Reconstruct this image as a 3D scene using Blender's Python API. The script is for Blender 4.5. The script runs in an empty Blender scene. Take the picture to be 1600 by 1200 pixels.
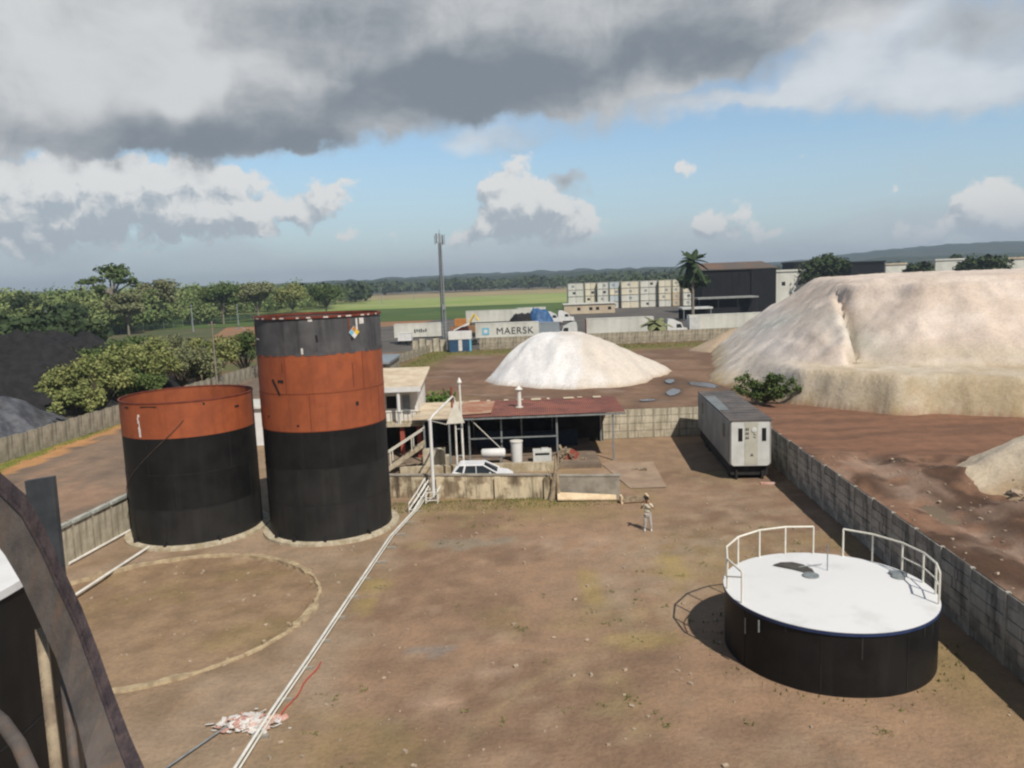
import bpy, bmesh, math, random
from math import sin, cos, pi, radians, sqrt, exp, atan2, hypot
from mathutils import Vector, Matrix, noise
S = bpy.context.scene
COL = S.collection
rng = random.Random(7)

# ------------------------------------------------------------------ camera
F, TH, RL, CH = 1200.0, radians(7.6), radians(2.15), 13.0
fwd = Vector((0, cos(TH), -sin(TH))); u0 = Vector((0, sin(TH), cos(TH))); r0 = Vector((1, 0, 0))
rgt = r0*cos(RL) - u0*sin(RL); upv = u0*cos(RL) + r0*sin(RL)
cd = bpy.data.cameras.new('camera'); cam = bpy.data.objects.new('camera', cd); COL.objects.link(cam)
M = Matrix((rgt, upv, -fwd)).transposed().to_4x4(); M.translation = (0, 0, CH)
cam.matrix_world = M
cd.sensor_width = 36; cd.lens = 36*F/1600; cd.clip_end = 20000; cd.clip_start = .05
S.camera = cam
S.render.resolution_x, S.render.resolution_y = 1024, 768

def ray(px, py): return fwd + rgt*((px-800)/F) - upv*((py-600)/F)
def at(px, py, Y):
    d = ray(px, py); return Vector((0, 0, CH)) + d*(Y/d.y)
def gp(px, py, z=0.0):
    d = ray(px, py); return Vector((0, 0, CH)) + d*((z-CH)/d.z)

# ------------------------------------------------------------------ light
SUN = Vector((.43, -.76, 1.0)).normalized()
sl = bpy.data.lights.new('sun', 'SUN'); so = bpy.data.objects.new('sun', sl); COL.objects.link(so)
sl.energy = 4.6; sl.angle = radians(.6); sl.color = (1, .93, .83)
so.rotation_euler = (-SUN).to_track_quat('-Z', 'Y').to_euler(); so.location = (30, -60, 80)
S.view_settings.view_transform = 'Standard'; S.view_settings.look = 'None'
S.view_settings.exposure = 0; S.view_settings.gamma = 1
S.cycles.max_bounces = 6; S.cycles.diffuse_bounces = 3; S.cycles.volume_bounces = 0
S.cycles.pixel_filter_type = 'BLACKMAN_HARRIS'; S.cycles.filter_width = 2.3

# ------------------------------------------------------------------ node helper
class NT:
    def __init__(s, nt, dim='3D'): s.nt = nt; s.dim = dim
    def n(s, t, **k):
        o = s.nt.nodes.new(t)
        for a, b in k.items(): setattr(o, a, b)
        return o
    def l(s, a, b): s.nt.links.new(a, b)
    def put(s, v, sock):
        if hasattr(v, 'is_output'): s.l(v, sock)
        else: sock.default_value = v
    def m(s, op, a, b=0.0, c=0.0, clamp=False):
        o = s.n('ShaderNodeMath', operation=op, use_clamp=clamp)
        s.put(a, o.inputs[0]); s.put(b, o.inputs[1]); s.put(c, o.inputs[2]); return o.outputs[0]
    def v(s, op, a, b=(0, 0, 0), c=(0, 0, 0)):
        o = s.n('ShaderNodeVectorMath', operation=op)
        s.put(a, o.inputs[0]); s.put(b, o.inputs[1])
        if op == 'MULTIPLY_ADD': s.put(c, o.inputs[2])
        return o.outputs['Value'] if op in ('DOT_PRODUCT', 'LENGTH') else o.outputs[0]
    def noise(s, vec, scale, detail=4, rough=.55, dist=0):
        o = s.n('ShaderNodeTexNoise', noise_dimensions=s.dim); s.put(vec, o.inputs['Vector'])
        o.inputs['Scale'].default_value = scale; o.inputs['Detail'].default_value = detail
        o.inputs['Roughness'].default_value = rough; o.inputs['Distortion'].default_value = dist
        return o.outputs['Fac']
    def ss(s, x, a, b):
        o = s.n('ShaderNodeMapRange', interpolation_type='SMOOTHSTEP')
        s.put(x, o.inputs[0]); s.put(a, o.inputs[1]); s.put(b, o.inputs[2]); return o.outputs[0]
    def mix(s, f, a, b, bt='MIX'):
        o = s.n('ShaderNodeMix', data_type='RGBA', blend_type=bt)
        s.put(f, o.inputs[0]); s.put(c4(a), o.inputs[6]); s.put(c4(b), o.inputs[7]); return o.outputs[2]
def c4(c): return (*c, 1) if isinstance(c, tuple) and len(c) == 3 else c

# ------------------------------------------------------------------ sky
W = bpy.data.worlds.new('World'); S.world = W; W.use_nodes = True
W.node_tree.nodes.clear(); N = NT(W.node_tree, '2D')
STR = .1
sky = N.n('ShaderNodeTexSky', sky_type='NISHITA'); sky.sun_disc = False
sky.sun_elevation = math.asin(SUN.z); sky.sun_rotation = atan2(SUN.x, SUN.y)
sky.air_density = 1.0; sky.dust_density = 1.2; sky.ozone_density = 1.2
tc = N.n('ShaderNodeTexCoord'); sx = N.n('ShaderNodeSeparateXYZ'); N.l(tc.outputs['Generated'], sx.inputs[0])
X, Y, Z = sx.outputs
az = N.m('ARCTAN2', X, Y); el = N.m('ARCSINE', Z)
cb = N.n('ShaderNodeCombineXYZ'); N.l(az, cb.inputs[0]); N.l(el, cb.inputs[1]); P = cb.outputs[0]
# gentle domain warp so that blob outlines are ragged
def nvec(vec, scale, detail, rough=.55):
    o = N.n('ShaderNodeTexNoise', noise_dimensions='2D'); N.put(vec, o.inputs['Vector'])
    o.inputs['Scale'].default_value = scale; o.inputs['Detail'].default_value = detail; o.inputs['Roughness'].default_value = rough
    return o.outputs['Color']
w1 = N.v('MULTIPLY_ADD', N.v('SUBTRACT', nvec(P, 7, 3), (.5, .5, .5)), (.12, .07, 0), P)
w2 = N.v('MULTIPLY_ADD', N.v('SUBTRACT', nvec(P, 20, 5, .55), (.5, .5, .5)), (.06, .045, 0), w1)
w1c = N.v('MULTIPLY_ADD', N.v('SUBTRACT', nvec(P, 16, 4, .6), (.5, .5, .5)), (.035, .025, 0), P)
def ae(px, py):
    d = ray(px, py).normalized(); return atan2(d.x, d.y), math.asin(d.z)
def blob(vec, px, py, rx, ry, a=1.0):
    ca, ce = ae(px, py); sx_, sy_ = F/rx*1.05, F/ry*1.05
    d = N.v('MULTIPLY_ADD', vec, (sx_, sy_, 0), (-ca*sx_, -ce*sy_, 0))
    q = N.m('MULTIPLY_ADD', N.v('DOT_PRODUCT', d, d), -1.0, 1.0, clamp=True)
    return N.m('MULTIPLY', N.m('MULTIPLY', q, q), a)
def blobs(vec, L):
    t = None
    for b in L:
        o = blob(vec, *b); t = o if t is None else N.m('ADD', t, o)
    return t
fb = N.noise(P, 9, 8, .6); fb2 = N.noise(N.v('MULTIPLY', P, (1, 2.2, 1)), 5, 7, .6); fb3 = N.noise(w1, 30, 6, .6)
hz = N.ss(el, .22, 0.0)
base = N.mix(1.0, sky.outputs[0], (1.28, 1.42, 1.45), 'MULTIPLY')
base = N.mix(N.m('MULTIPLY', hz, .68), base, (4.9, 5.85, 6.75))
# far low haze banks and grey band near horizon
lowb = blobs(w1, [(150, 405, 420, 60, .75), (520, 420, 330, 45, .6), (850, 395, 280, 60, .8), (1150, 380, 270, 60, .85), (1500, 360, 230, 75, .9), (1320, 395, 200, 35, .6), (0, 400, 150, 100, .5)])
lowf = N.m('MULTIPLY', N.ss(N.m('ADD', lowb, N.m('MULTIPLY', N.m('SUBTRACT', fb2, .5), 1.2)), .1, .9), .75)
col = N.mix(lowf, base, N.mix(N.ss(fb2, .35, .65), (4.45, 5.1, 5.7), (5.4, 5.95, 6.4)))
# thin white wisps
wisp = N.ss(N.m('ADD', blobs(w2, [(740, 228, 130, 40, .7), (1480, 115, 330, 75, .95), (1250, 150, 260, 20, .45), (1560, 60, 260, 120, .9), (1350, 60, 150, 110, .9), (900, 190, 300, 45, .55), (1100, 165, 260, 40, .5),
      (880, 270, 90, 30, .5), (40, 215, 110, 60, .9)]), N.m('MULTIPLY', N.m('SUBTRACT', fb, .5), .6)), .05, 1.0)
wc = N.mix(N.ss(N.m('ADD', fb2, blobs(w1, [(1420, 120, 260, 60, .35), (1340, 60, 90, 70, .3), (730, 235, 90, 30, .3)])), .3, .85), (4.6, 5.1, 5.6), (7.4, 7.6, 7.8))
col = N.mix(N.m('MULTIPLY', wisp, .85), col, wc)
# cumulus, each with a lit upper right and grey flat foot
CU = [(200, 325, 330, 95, .75), (60, 370, 160, 60, .6), (1560, 345, 110, 60, .8), (45, 335, 95, 95, 1.1), (30, 260, 120, 80, .9), (140, 300, 120, 75, 1.1), (230, 320, 150, 75, 1.1), (330, 310, 120, 85, 1.2), (420, 340, 110, 50, 1.0), (505, 312, 95, 60, 1.15), (250, 270, 200, 50, .8),
      (590, 375, 60, 28, 1.0), (545, 365, 28, 24, .9), (795, 308, 100, 85, 1.9), (865, 335, 105, 78, 1.7), (905, 355, 45, 40, .9), (760, 360, 70, 42, 1.1), (715, 378, 50, 30, .9),
      (1070, 263, 32, 26, 1.05), (1052, 266, 24, 16, .5), (1090, 262, 24, 16, .5), (1105, 342, 40, 38, 1.4), (1165, 332, 42, 32, .9), (1130, 358, 110, 34, .95), (1215, 362, 60, 24, .7), (1440, 362, 90, 30, .7), (1540, 318, 60, 50, 1.5), (1590, 335, 60, 60, 1.1), (1480, 355, 80, 26, .7),
      (925, 352, 42, 24, .7), (1335, 318, 30, 14, .5), (1393, 300, 24, 12, .5), (1215, 365, 20, 12, .6), (950, 368, 40, 16, .6), (700, 250, 40, 26, .5)]
def cud(off):
    v2 = w1c if off is None else N.v('ADD', w1c, off)
    vo = N.n('ShaderNodeTexVoronoi', feature='SMOOTH_F1', voronoi_dimensions='2D'); N.put(v2, vo.inputs['Vector']); vo.inputs['Scale'].default_value = 26; vo.inputs['Detail'].default_value = 3; vo.inputs['Roughness'].default_value = .6; vo.inputs['Smoothness'].default_value = .35
    pf = N.m('SUBTRACT', .42, vo.outputs['Distance'])
    return N.m('ADD', blobs(v2, CU), N.m('MULTIPLY', pf, 1.15))
def cud_old(off):
    v2 = w2 if off is None else N.v('ADD', w2, off)
    return N.m('ADD', blobs(v2, CU), N.m('MULTIPLY', N.m('SUBTRACT', N.noise(v2 if off is None else N.v('ADD', P, off), 38, 7, .65), .5), .75))
d0 = cud(None); d1 = cud((.010, .016, 0))
cum = N.ss(d0, .0, .66)
CG = blobs(w1, [(850, 345, 75, 45, .75), (300, 378, 300, 28, .6), (60, 350, 90, 60, .3), (180, 350, 90, 30, .4), (470, 345, 90, 25, .45), (1120, 368, 70, 20, .5), (1560, 358, 80, 35, .6), (820, 385, 90, 22, .6), (250, 262, 120, 22, .3)])
lit = N.ss(N.m('ADD', N.m('MULTIPLY', N.m('SUBTRACT', d0, d1), 1.5), N.m('SUBTRACT', N.m('MULTIPLY', N.m('SUBTRACT', N.noise(w1, 45, 6, .65), .5), 1.0), CG)), -1.15, .75)
ccol = N.mix(lit, (4.1, 4.6, 5.1), (7.9, 7.85, 7.7))
ccol = N.mix(N.ss(el, .08, .0), ccol, (4.6, 5.3, 5.9))
col = N.mix(N.m('MULTIPLY', cum, .93), col, ccol)
# great grey deck
DK = [(250, 90, 480, 190, 1.5), (600, 60, 420, 170, 1.5), (870, 60, 360, 140, 1.5), (1090, 40, 330, 100, 1.4), (1250, 0, 230, 70, 1.2), (250, 215, 260, 55, .95), (480, 205, 240, 55, .85), (120, 190, 150, 60, .7),
      (0, 60, 300, 200, 1.2), (880, 160, 260, 50, .7), (1100, 110, 200, 60, .7), (470, 235, 60, 24, .6), (880, 268, 80, 24, .8), (1560, 20, 160, 60, .6)]
dd = N.m('ADD', blobs(w2, DK), N.m('MULTIPLY', N.m('SUBTRACT', fb, .5), .7))
topd = N.ss(el, .42, .62)      # deck cover added overhead, out of view, also to cut fill light
dd = N.m('ADD', dd, N.m('MULTIPLY', topd, .5))
deck = N.ss(dd, .08, .95)
DARK = [(300, 225, 330, 55, .9), (640, 160, 420, 80, .8), (880, 105, 330, 85, .85), (1120, 60, 260, 80, .7), (520, 235, 130, 30, .5), (1170, 100, 90, 45, .5), (560, 60, 260, 90, .3), (720, 130, 220, 60, .25), (880, 268, 80, 24, .4)]
LITE = [(250, 175, 70, 48, 1.1), (120, 60, 300, 120, .75), (60, 120, 130, 70, .5), (490, 130, 90, 30, .35), (1020, 130, 200, 50, .35), (340, 120, 160, 50, .3), (1350, 40, 120, 70, .7)]
sh = N.m('SUBTRACT', blobs(w1, DARK), blobs(w1, LITE))
sh = N.m('ADD', sh, N.m('MULTIPLY', N.m('SUBTRACT', fb2, .5), 1.5))
sh = N.m('ADD', sh, N.m('MULTIPLY', N.m('SUBTRACT', N.noise(w1, 14, 7, .6), .5), 1.1))
edge = N.m('SUBTRACT', 1.0, deck)
dcol = N.mix(N.ss(sh, -.9, 1.05), (6.6, 6.75, 6.85), (2.15, 2.5, 2.9))
dcol = N.mix(N.m('MULTIPLY', edge, .6), dcol, (4.6, 4.8, 5.0))
dcol = N.mix(N.ss(el, .5, .8), dcol, (1.5, 1.7, 2.0))  # deck darkened above the frame to weaken the sky's fill light
col = N.mix(deck, col, dcol)
# sky darkened overhead and behind the viewer, out of view, to deepen shadows
dk = N.m('MAXIMUM', N.ss(Y, .25, -.25), N.ss(el, .50, .85))
col = N.mix(N.m('MULTIPLY', dk, .8), col, (1.35, 1.55, 1.85))
bg = N.n('ShaderNodeBackground'); N.l(col, bg.inputs[0]); bg.inputs[1].default_value = STR
wo = N.n('ShaderNodeOutputWorld'); N.l(bg.outputs[0], wo.inputs[0])
W.cycles.sampling_method = 'MANUAL'; W.cycles.sample_map_resolution = 512

# ------------------------------------------------------------------ materials
MT = {}
def mat(name, c1, c2=None, scale=1.5, rough=.85, metal=0., bump=0., streak=None, sk=.5, big=.25, bscale=None, spec=.3, vcol=False, lo=.38, hi=.62, island=None):
    m = bpy.data.materials.new(name); m.use_nodes = True; MT[name] = m
    t = NT(m.node_tree); b = m.node_tree.nodes['Principled BSDF']
    tcn = t.n('ShaderNodeTexCoord'); O = tcn.outputs['Object']
    c2 = c2 or tuple(x*.8 for x in c1)
    f = t.noise(O, scale, 6, .62)
    if vcol:
        at_ = t.n('ShaderNodeAttribute', attribute_name='tint'); c = at_.outputs['Color']
        c = t.mix(t.ss(f, .3, .7), t.mix(1., c, c1, 'MULTIPLY'), t.mix(1., c, c2, 'MULTIPLY'))
        f2 = t.noise(O, scale*7, 5, .7)
        c = t.mix(t.m('MULTIPLY', t.ss(t.noise(O, scale*34, 4, .7), .5, .72), .4), c, t.mix(1., c, (1.45, 1.42, 1.38), 'MULTIPLY'))
        c = t.mix(t.m('MULTIPLY', t.ss(f2, .42, .68), .45), c, t.mix(1., c, (.62, .60, .58), 'MULTIPLY'))
    else:
        c = t.mix(t.ss(f, lo, hi), c1, c2)
    if island:
        g = t.n('ShaderNodeNewGeometry'); c = t.mix(t.m('MULTIPLY', g.outputs['Random Per Island'], .9), c, island)
    if streak:
        v = t.v('MULTIPLY', O, (2.2, 2.2, .22)); f3 = t.noise(v, scale*1.3, 6, .65)
        c = t.mix(t.m('MULTIPLY', t.ss(f3, .45, .72), sk), c, streak)
    if big:
        f4 = t.noise(O, scale*.17, 3, .6); k = t.m('MULTIPLY_ADD', f4, big*2, 1-big)
        cc = t.n('ShaderNodeCombineXYZ'); [t.l(k, i) for i in cc.inputs[:3]]
        c = t.mix(1., c, cc.outputs[0], 'MULTIPLY')
    t.put(c4(c), b.inputs['Base Color'])
    b.inputs['Roughness'].default_value = rough; b.inputs['Metallic'].default_value = metal
    b.inputs['Specular IOR Level'].default_value = spec
    if bump:
        bn = t.n('ShaderNodeBump'); bn.inputs['Strength'].default_value = min(1, bump); bn.inputs['Distance'].default_value = .06*max(1, bump)
        t.l(t.noise(O, bscale or scale*4, 6, .65), bn.inputs['Height']); t.l(bn.outputs[0], b.inputs['Normal'])
    return m
ground_m = mat('ground_dirt', (1.38, 1.24, 1.11), (1.06, .97, .89), .9, .95, bump=1.0, bscale=5, vcol=True, big=.16)
far_m = mat('far_dirt', (.20, .15, .10), (.12, .095, .07), .05, 1, big=.2)
field_dark = mat('field_dark_green', (.055, .10, .022), (.08, .125, .03), .02, 1)
field_light = mat('field_light_green', (.22, .29, .075), (.29, .32, .12), .015, 1)
field_tan = mat('field_tan', (.36, .27, .15), (.27, .24, .11), .02, 1)
dirt_orange = mat('orange_earth', (.30, .15, .075), (.23, .14, .08), .06, 1)
lot_m = mat('lot_surface', (.085, .08, .075), (.13, .115, .10), .08, .95)
sand_m = mat('sand', (1.05, 1.04, 1.03), (.91, .90, .89), .6, .95, bump=1.2, bscale=2.0, vcol=True, big=.12)
rust = mat('red_oxide_paint', (.34, .092, .036), (.27, .074, .032), 1.0, .62, streak=(.16, .042, .02), sk=.4, big=.14)
rust_d = mat('red_oxide_dark', (.20, .05, .028), (.14, .035, .022), 2, .7)
blackl = mat('black_worn_paint', (.015, .015, .0152), (.023, .0225, .0225), .6, .55, streak=(.035, .034, .032), sk=.5, spec=.22)
blackp = mat('black_tank_paint', (.0085, .0085, .009), (.014, .0138, .014), .8, .5, streak=(.024, .023, .022), sk=.45, spec=.22)
greyp = mat('charcoal_steel', (.075, .075, .08), (.105, .105, .108), .9, .6, streak=(.03, .03, .033), sk=.75, spec=.2)
seam_m = mat('seam', (.012, .012, .012), (.02, .02, .02), 3, .7)
seam_r = mat('seam_rust', (.20, .05, .022), (.17, .045, .02), 3, .7)
cream_c = mat('cream_concrete', (.52, .46, .35), (.36, .30, .2), 1.6, .9, bump=.4, streak=(.18, .15, .10), sk=.6)
white_p = mat('white_paint', (.72, .72, .715), (.66, .66, .655), .9, .5, streak=(.50, .49, .47), sk=.35, big=.08)
white_m = mat('white_metal', (.74, .73, .68), (.62, .60, .55), 2, .45)
ivory = mat('ivory_rail', (.74, .72, .64), (.66, .63, .54), 3, .5)
galv = mat('galvanised', (.30, .325, .33), (.22, .24, .245), 4, .5, metal=.3)
steelb = mat('blue_grey_steel', (.045, .052, .062), (.075, .082, .092), 2.5, .55, metal=.3, streak=(.11, .10, .10), sk=.4)
stringm = mat('weathered_brown_steel', (.135, .112, .098), (.082, .070, .064), 3, .6, metal=.0, streak=(.19, .11, .06), sk=.5, bump=.25, bscale=30)
stringe = mat('steel_edge', (.10, .075, .078), (.052, .040, .046), 8, .6, metal=.25, streak=(.18, .12, .10), sk=.4, bump=.3, bscale=40)
precast_g = mat('precast_grey', (.50, .47, .41), (.27, .255, .225), 1.1, .9, bump=.5, streak=(.085, .082, .078), sk=.8, big=.35)
precast_t = mat('precast_tan', (.40, .36, .28), (.27, .24, .18), 1.0, .9, bump=.4, streak=(.09, .08, .065), sk=.75, big=.3)
precast_w = mat('precast_pale', (.56, .51, .40), (.40, .36, .27), 1.0, .9, bump=.4, streak=(.15, .13, .10), sk=.6, big=.2)
cap_m = mat('pale_coping', (.44, .46, .42), (.3, .31, .28), 2, .9)
retain_m = mat('stained_plaster', (.64, .55, .39), (.27, .21, .14), .8, .92, lo=.44, hi=.58, bump=.4, streak=(.08, .062, .042), sk=1.0, big=.3)
grey_conc = mat('grey_concrete', (.34, .31, .26), (.24, .215, .18), 1.2, .92, bump=.3)
redroof = mat('red_sheet_roof', (.27, .10, .068), (.165, .065, .048), .5, .7, streak=(.30, .15, .11), sk=.3, big=.3)
beigeroof = mat('beige_roof', (.62, .53, .40), (.50, .40, .28), .8, .85, big=.2)
patchroof = mat('rust_patch_roof', (.44, .28, .19), (.34, .15, .09), .7, .8)
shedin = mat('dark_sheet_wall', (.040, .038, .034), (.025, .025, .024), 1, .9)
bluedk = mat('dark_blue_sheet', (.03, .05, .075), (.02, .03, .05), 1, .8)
housew = mat('house_plaster', (.72, .70, .66), (.60, .56, .50), 1, .85, big=.1)
dark = mat('dark_opening', (.012, .012, .013), (.02, .02, .02), 2, .4)
glass = mat('dark_glass', (.02, .025, .028), (.03, .035, .04), 1, .12, spec=.6)
carw = mat('white_car_paint', (.78, .79, .80), (.74, .75, .76), 1, .25, spec=.5, big=.03)
rubber = mat('tyre_rubber', (.018, .018, .018), (.03, .03, .03), 3, .8)
tr_grey = mat('trailer_grey', (.33, .34, .32), (.25, .26, .255), .6, .6, streak=(.19, .17, .145), sk=.55, big=.15)
tr_white = mat('trailer_white', (.62, .63, .61), (.53, .54, .52), 1, .5, big=.08)
tr_cream = mat('trailer_cream', (.50, .49, .42), (.44, .43, .37), 1, .5, big=.08)
tr_roof = mat('trailer_roof', (.135, .115, .105), (.085, .078, .076), .7, .75, streak=(.17, .19, .20), sk=.3, big=.35)
wood_l = mat('pale_plank', (.72, .58, .40), (.6, .46, .3), 2, .8)
wood_g = mat('weathered_wood', (.36, .29, .20), (.22, .17, .12), 3, .9, bump=.5)
bark = mat('bark', (.14, .11, .085), (.08, .065, .05), 3, .9, bump=.5)
bark_p = mat('pale_bark', (.26, .23, .19), (.17, .15, .12), 3, .9)
coal_m = mat('coal', (.014, .0135, .015), (.022, .021, .022), 1.2, .9, bump=1., bscale=3)
tarp_m = mat('grey_sheeting', (.13, .135, .15), (.06, .062, .07), .6, .55, bump=1., bscale=2)
hill_m = mat('wooded_hill', (.030, .050, .026), (.018, .032, .018), .012, 1, bump=1., bscale=.05)
leaf_d = mat('dark_leaves', (.022, .042, .016), (.036, .058, .022), .2, .85, island=(.055, .08, .03))
leaf_m = mat('green_leaves', (.05, .085, .022), (.075, .115, .03), .2, .8, island=(.11, .15, .045))
leaf_y = mat('yellow_green_leaves', (.105, .145, .04), (.21, .225, .07), .25, .8, island=(.28, .29, .11))
leaf_o = mat('pale_olive_leaves', (.12, .14, .06), (.17, .18, .085), .12, .85, island=(.22, .23, .12))
leaf_b = mat('bright_leaves', (.06, .12, .025), (.09, .16, .03), .5, .8, island=(.14, .22, .05))
leaf_t = mat('wood_leaves', (.085, .145, .045), (.19, .23, .085), .035, .9, island=(.21, .25, .095), lo=.42, hi=.58)
leaf_far = mat('far_wood_leaves', (.035, .058, .028), (.055, .08, .036), .01, .9, island=(.065, .09, .04))
palm_l = mat('palm_fronds', (.022, .042, .016), (.035, .06, .02), .5, .7)
grass_m = mat('grass_blades', (.10, .13, .03), (.16, .17, .05), 2, .9, island=(.22, .2, .08))
darkshed = mat('black_cladding', (.005, .006, .008), (.008, .009, .012), .25, .8, streak=(.01, .01, .012), sk=.5)
shedroof = mat('brown_roof_edge', (.12, .10, .085), (.19, .11, .07), .1, .8)
cont_w = mat('container_white', (.66, .66, .60), (.56, .56, .51), .25, .6, streak=(.38, .36, .31), sk=.4)
cont_c = mat('container_cream', (.70, .66, .53), (.62, .57, .45), .25, .6, streak=(.38, .33, .25), sk=.4)
cont_b = mat('container_pale_blue', (.50, .56, .58), (.42, .48, .5), .25, .6)
cont_t = mat('container_tan', (.54, .46, .34), (.46, .38, .28), .25, .6)
cont_g = mat('container_grey', (.26, .30, .33), (.22, .25, .28), .25, .6)
cont_r = mat('container_red', (.36, .06, .04), (.28, .05, .04), .3, .6)
blue_m = mat('blue_paint', (.04, .09, .17), (.03, .07, .14), 1, .5)
bluetarp = mat('blue_tarp', (.04, .12, .28), (.03, .09, .21), .8, .5, bump=1., bscale=2)
ltblue = mat('light_blue', (.18, .48, .62), (.16, .44, .6), 1, .5)
letter = mat('dark_lettering', (.03, .035, .045), (.04, .045, .055), 1, .6)
yellow = mat('yellow_paint', (.75, .50, .04), (.6, .4, .04), 1, .5)
orange_m = mat('orange_paint', (.50, .22, .06), (.42, .17, .05), 1, .5)
redp = mat('red_paint', (.55, .07, .05), (.4, .06, .05), 2, .6)
brickred = mat('brick_red_paint', (.34, .085, .06), (.26, .07, .05), 1, .7)
marn = mat('maroon', (.09, .025, .028), (.06, .02, .02), 1, .4)
skin_m = mat('skin', (.30, .15, .09), (.26, .13, .08), 3, .6)
shirt_m = mat('pale_shirt', (.62, .60, .48), (.55, .53, .43), 4, .9)
pants_m = mat('grey_trousers', (.48, .46, .43), (.38, .36, .34), 4, .9)
hair_m = mat('black_hair', (.015, .012, .01), (.02, .016, .014), 4, .8)
shoe_m = mat('white_shoes', (.6, .58, .54), (.5, .48, .45), 4, .6)
pinkrub = mat('pink_debris', (.50, .26, .21), (.6, .42, .36), 4, .8)
paper_m = mat('white_scraps', (.72, .70, .67), (.55, .52, .49), 4, .8)
hole_m = mat('hatch_inside', (.085, .08, .07), (.06, .055, .05), 2, .8)
pud = mat('puddle_water', (.16, .13, .11), (.12, .095, .08), .4, .22, spec=.5)
tow_m = mat('tower_steel', (.33, .36, .38), (.27, .3, .32), 1, .5, metal=.2)
gbell = mat('pale_gravel', (.42, .33, .25), (.3, .24, .18), 6, .9)

# ------------------------------------------------------------------ mesh builder
class MB:
    def __init__(s): s.v = []; s.f = []; s.mi = []; s.sm = []; s.g = []
    def mark(s): s.g.append((len(s.v), len(s.f)))
    def add(s, vs, fs, mi=0, sm=False):
        b = len(s.v); s.v += [tuple(v) for v in vs]
        for f in fs: s.f.append([b+i for i in f]); s.mi.append(mi); s.sm.append(sm)
        return s
    def box(s, c, d, rz=0, mi=0, M=None):
        s.mark(); hx, hy, hz_ = d[0]/2, d[1]/2, d[2]/2; vs = []
        for x in (-hx, hx):
            for y in (-hy, hy):
                for z in (-hz_, hz_):
                    p = Vector((x, y, z))
                    if M is not None: p = M @ p
                    elif rz: p = Vector((x*cos(rz)-y*sin(rz), x*sin(rz)+y*cos(rz), z))
                    vs.append(p+Vector(c))
        return s.add(vs, [(0, 1, 3, 2), (4, 6, 7, 5), (0, 4, 5, 1), (2, 3, 7, 6), (0, 2, 6, 4), (1, 5, 7, 3)], mi)
    def bx(s, x0, x1, y0, y1, z0, z1, mi=0): return s.box(((x0+x1)/2, (y0+y1)/2, (z0+z1)/2), (x1-x0, y1-y0, z1-z0), mi=mi)
    def tube(s, pts, r, n=8, mi=0, cap=True):
        s.mark(); pts = [Vector(p) for p in pts]; rs = r if isinstance(r, (list, tuple)) else [r]*len(pts)
        vs = []; a = None
        for i, p in enumerate(pts):
            t = (pts[min(i+1, len(pts)-1)]-pts[max(i-1, 0)]).normalized()
            if a is None: a = t.orthogonal().normalized()
            a = (a - t*a.dot(t)).normalized(); b = t.cross(a)
            vs += [p+(a*cos(2*pi*k/n)+b*sin(2*pi*k/n))*rs[i] for k in range(n)]
        fs = [(i*n+k, i*n+(k+1) % n, (i+1)*n+(k+1) % n, (i+1)*n+k) for i in range(len(pts)-1) for k in range(n)]
        s.add(vs, fs, mi, True)
        if cap: s.add(vs[:n], [tuple(range(n-1, -1, -1))], mi); s.add(vs[-n:], [tuple(range(n))], mi)
        return s
    def lathe(s, prof, n=48, c=(0, 0, 0), mi=0, sm=True, a0=0, a1=2*pi):
        s.mark(); m = n
        for i in range(len(prof)-1):
            vs = []
            for (r, z) in prof[i:i+2]:
                vs += [(c[0]+r*cos(2*pi*k/n), c[1]+r*sin(2*pi*k/n), c[2]+z) for k in range(m)]
            s.add(vs, [(k, (k+1) % m, m+(k+1) % m, m+k) for k in range(n)], mi, sm)
        return s
    def build(s, name, mats, parent=None, loc=None, rz=0):
        me = bpy.data.meshes.new(name); me.from_pydata(s.v, [], s.f)
        for m in (mats if isinstance(mats, (list, tuple)) else [mats]): me.materials.append(m)
        me.polygons.foreach_set('material_index', s.mi); me.polygons.foreach_set('use_smooth', s.sm)
        me.update(); o = bpy.data.objects.new(name, me); COL.objects.link(o)
        if parent: o.parent = parent
        if loc is not None: o.location = loc
        if rz: o.rotation_euler.z = rz
        return o
def each(g, name, m, parent=None):
    # one object per primitive added to the builder
    E_ = g.g+[(len(g.v), len(g.f))]
    for (v0, f0), (v1, f1) in zip(E_, E_[1:]):
        q = MB(); q.v = g.v[v0:v1]; q.f = [[i-v0 for i in f] for f in g.f[f0:f1]]; q.mi = g.mi[f0:f1]; q.sm = g.sm[f0:f1]
        cx = [sum(p[k] for p in q.v)/len(q.v) for k in range(3)]; q.v = [tuple(p[k]-cx[k] for k in range(3)) for p in q.v]
        q.build(name, m, parent, cx)
def tag(o, label=None, cat=None, group=None, kind=None):
    if label: o['label'] = label
    if cat: o['category'] = cat
    if group: o['group'] = group
    if kind: o['kind'] = kind
    return o
def thing(name, label, cat, loc=(0, 0, 0), rz=0, group=None):
    o = bpy.data.objects.new(name, None); o.empty_display_size = .3; COL.objects.link(o); o.location = loc; o.rotation_euler.z = rz
    return tag(o, label, cat, group)
def kids(o): return [c for c in list(COL.objects) if c.parent == o]
def copy_tree(o, parent=None):
    c = o.copy(); COL.objects.link(c)
    if parent: c.parent = parent
    for ch in kids(o): copy_tree(ch, c)
    return c
def dup(o, loc, rz=None, label=None, group=None):
    c = copy_tree(o); c.location = loc
    if rz is not None: c.rotation_euler.z = rz
    if label: c['label'] = label
    if group: c['group'] = group
    return c
def inst(src, name, parent, loc, rz=0):
    o = bpy.data.objects.new(name, src.data); COL.objects.link(o); o.parent = parent; o.location = loc; o.rotation_euler.z = rz; return o
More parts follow.
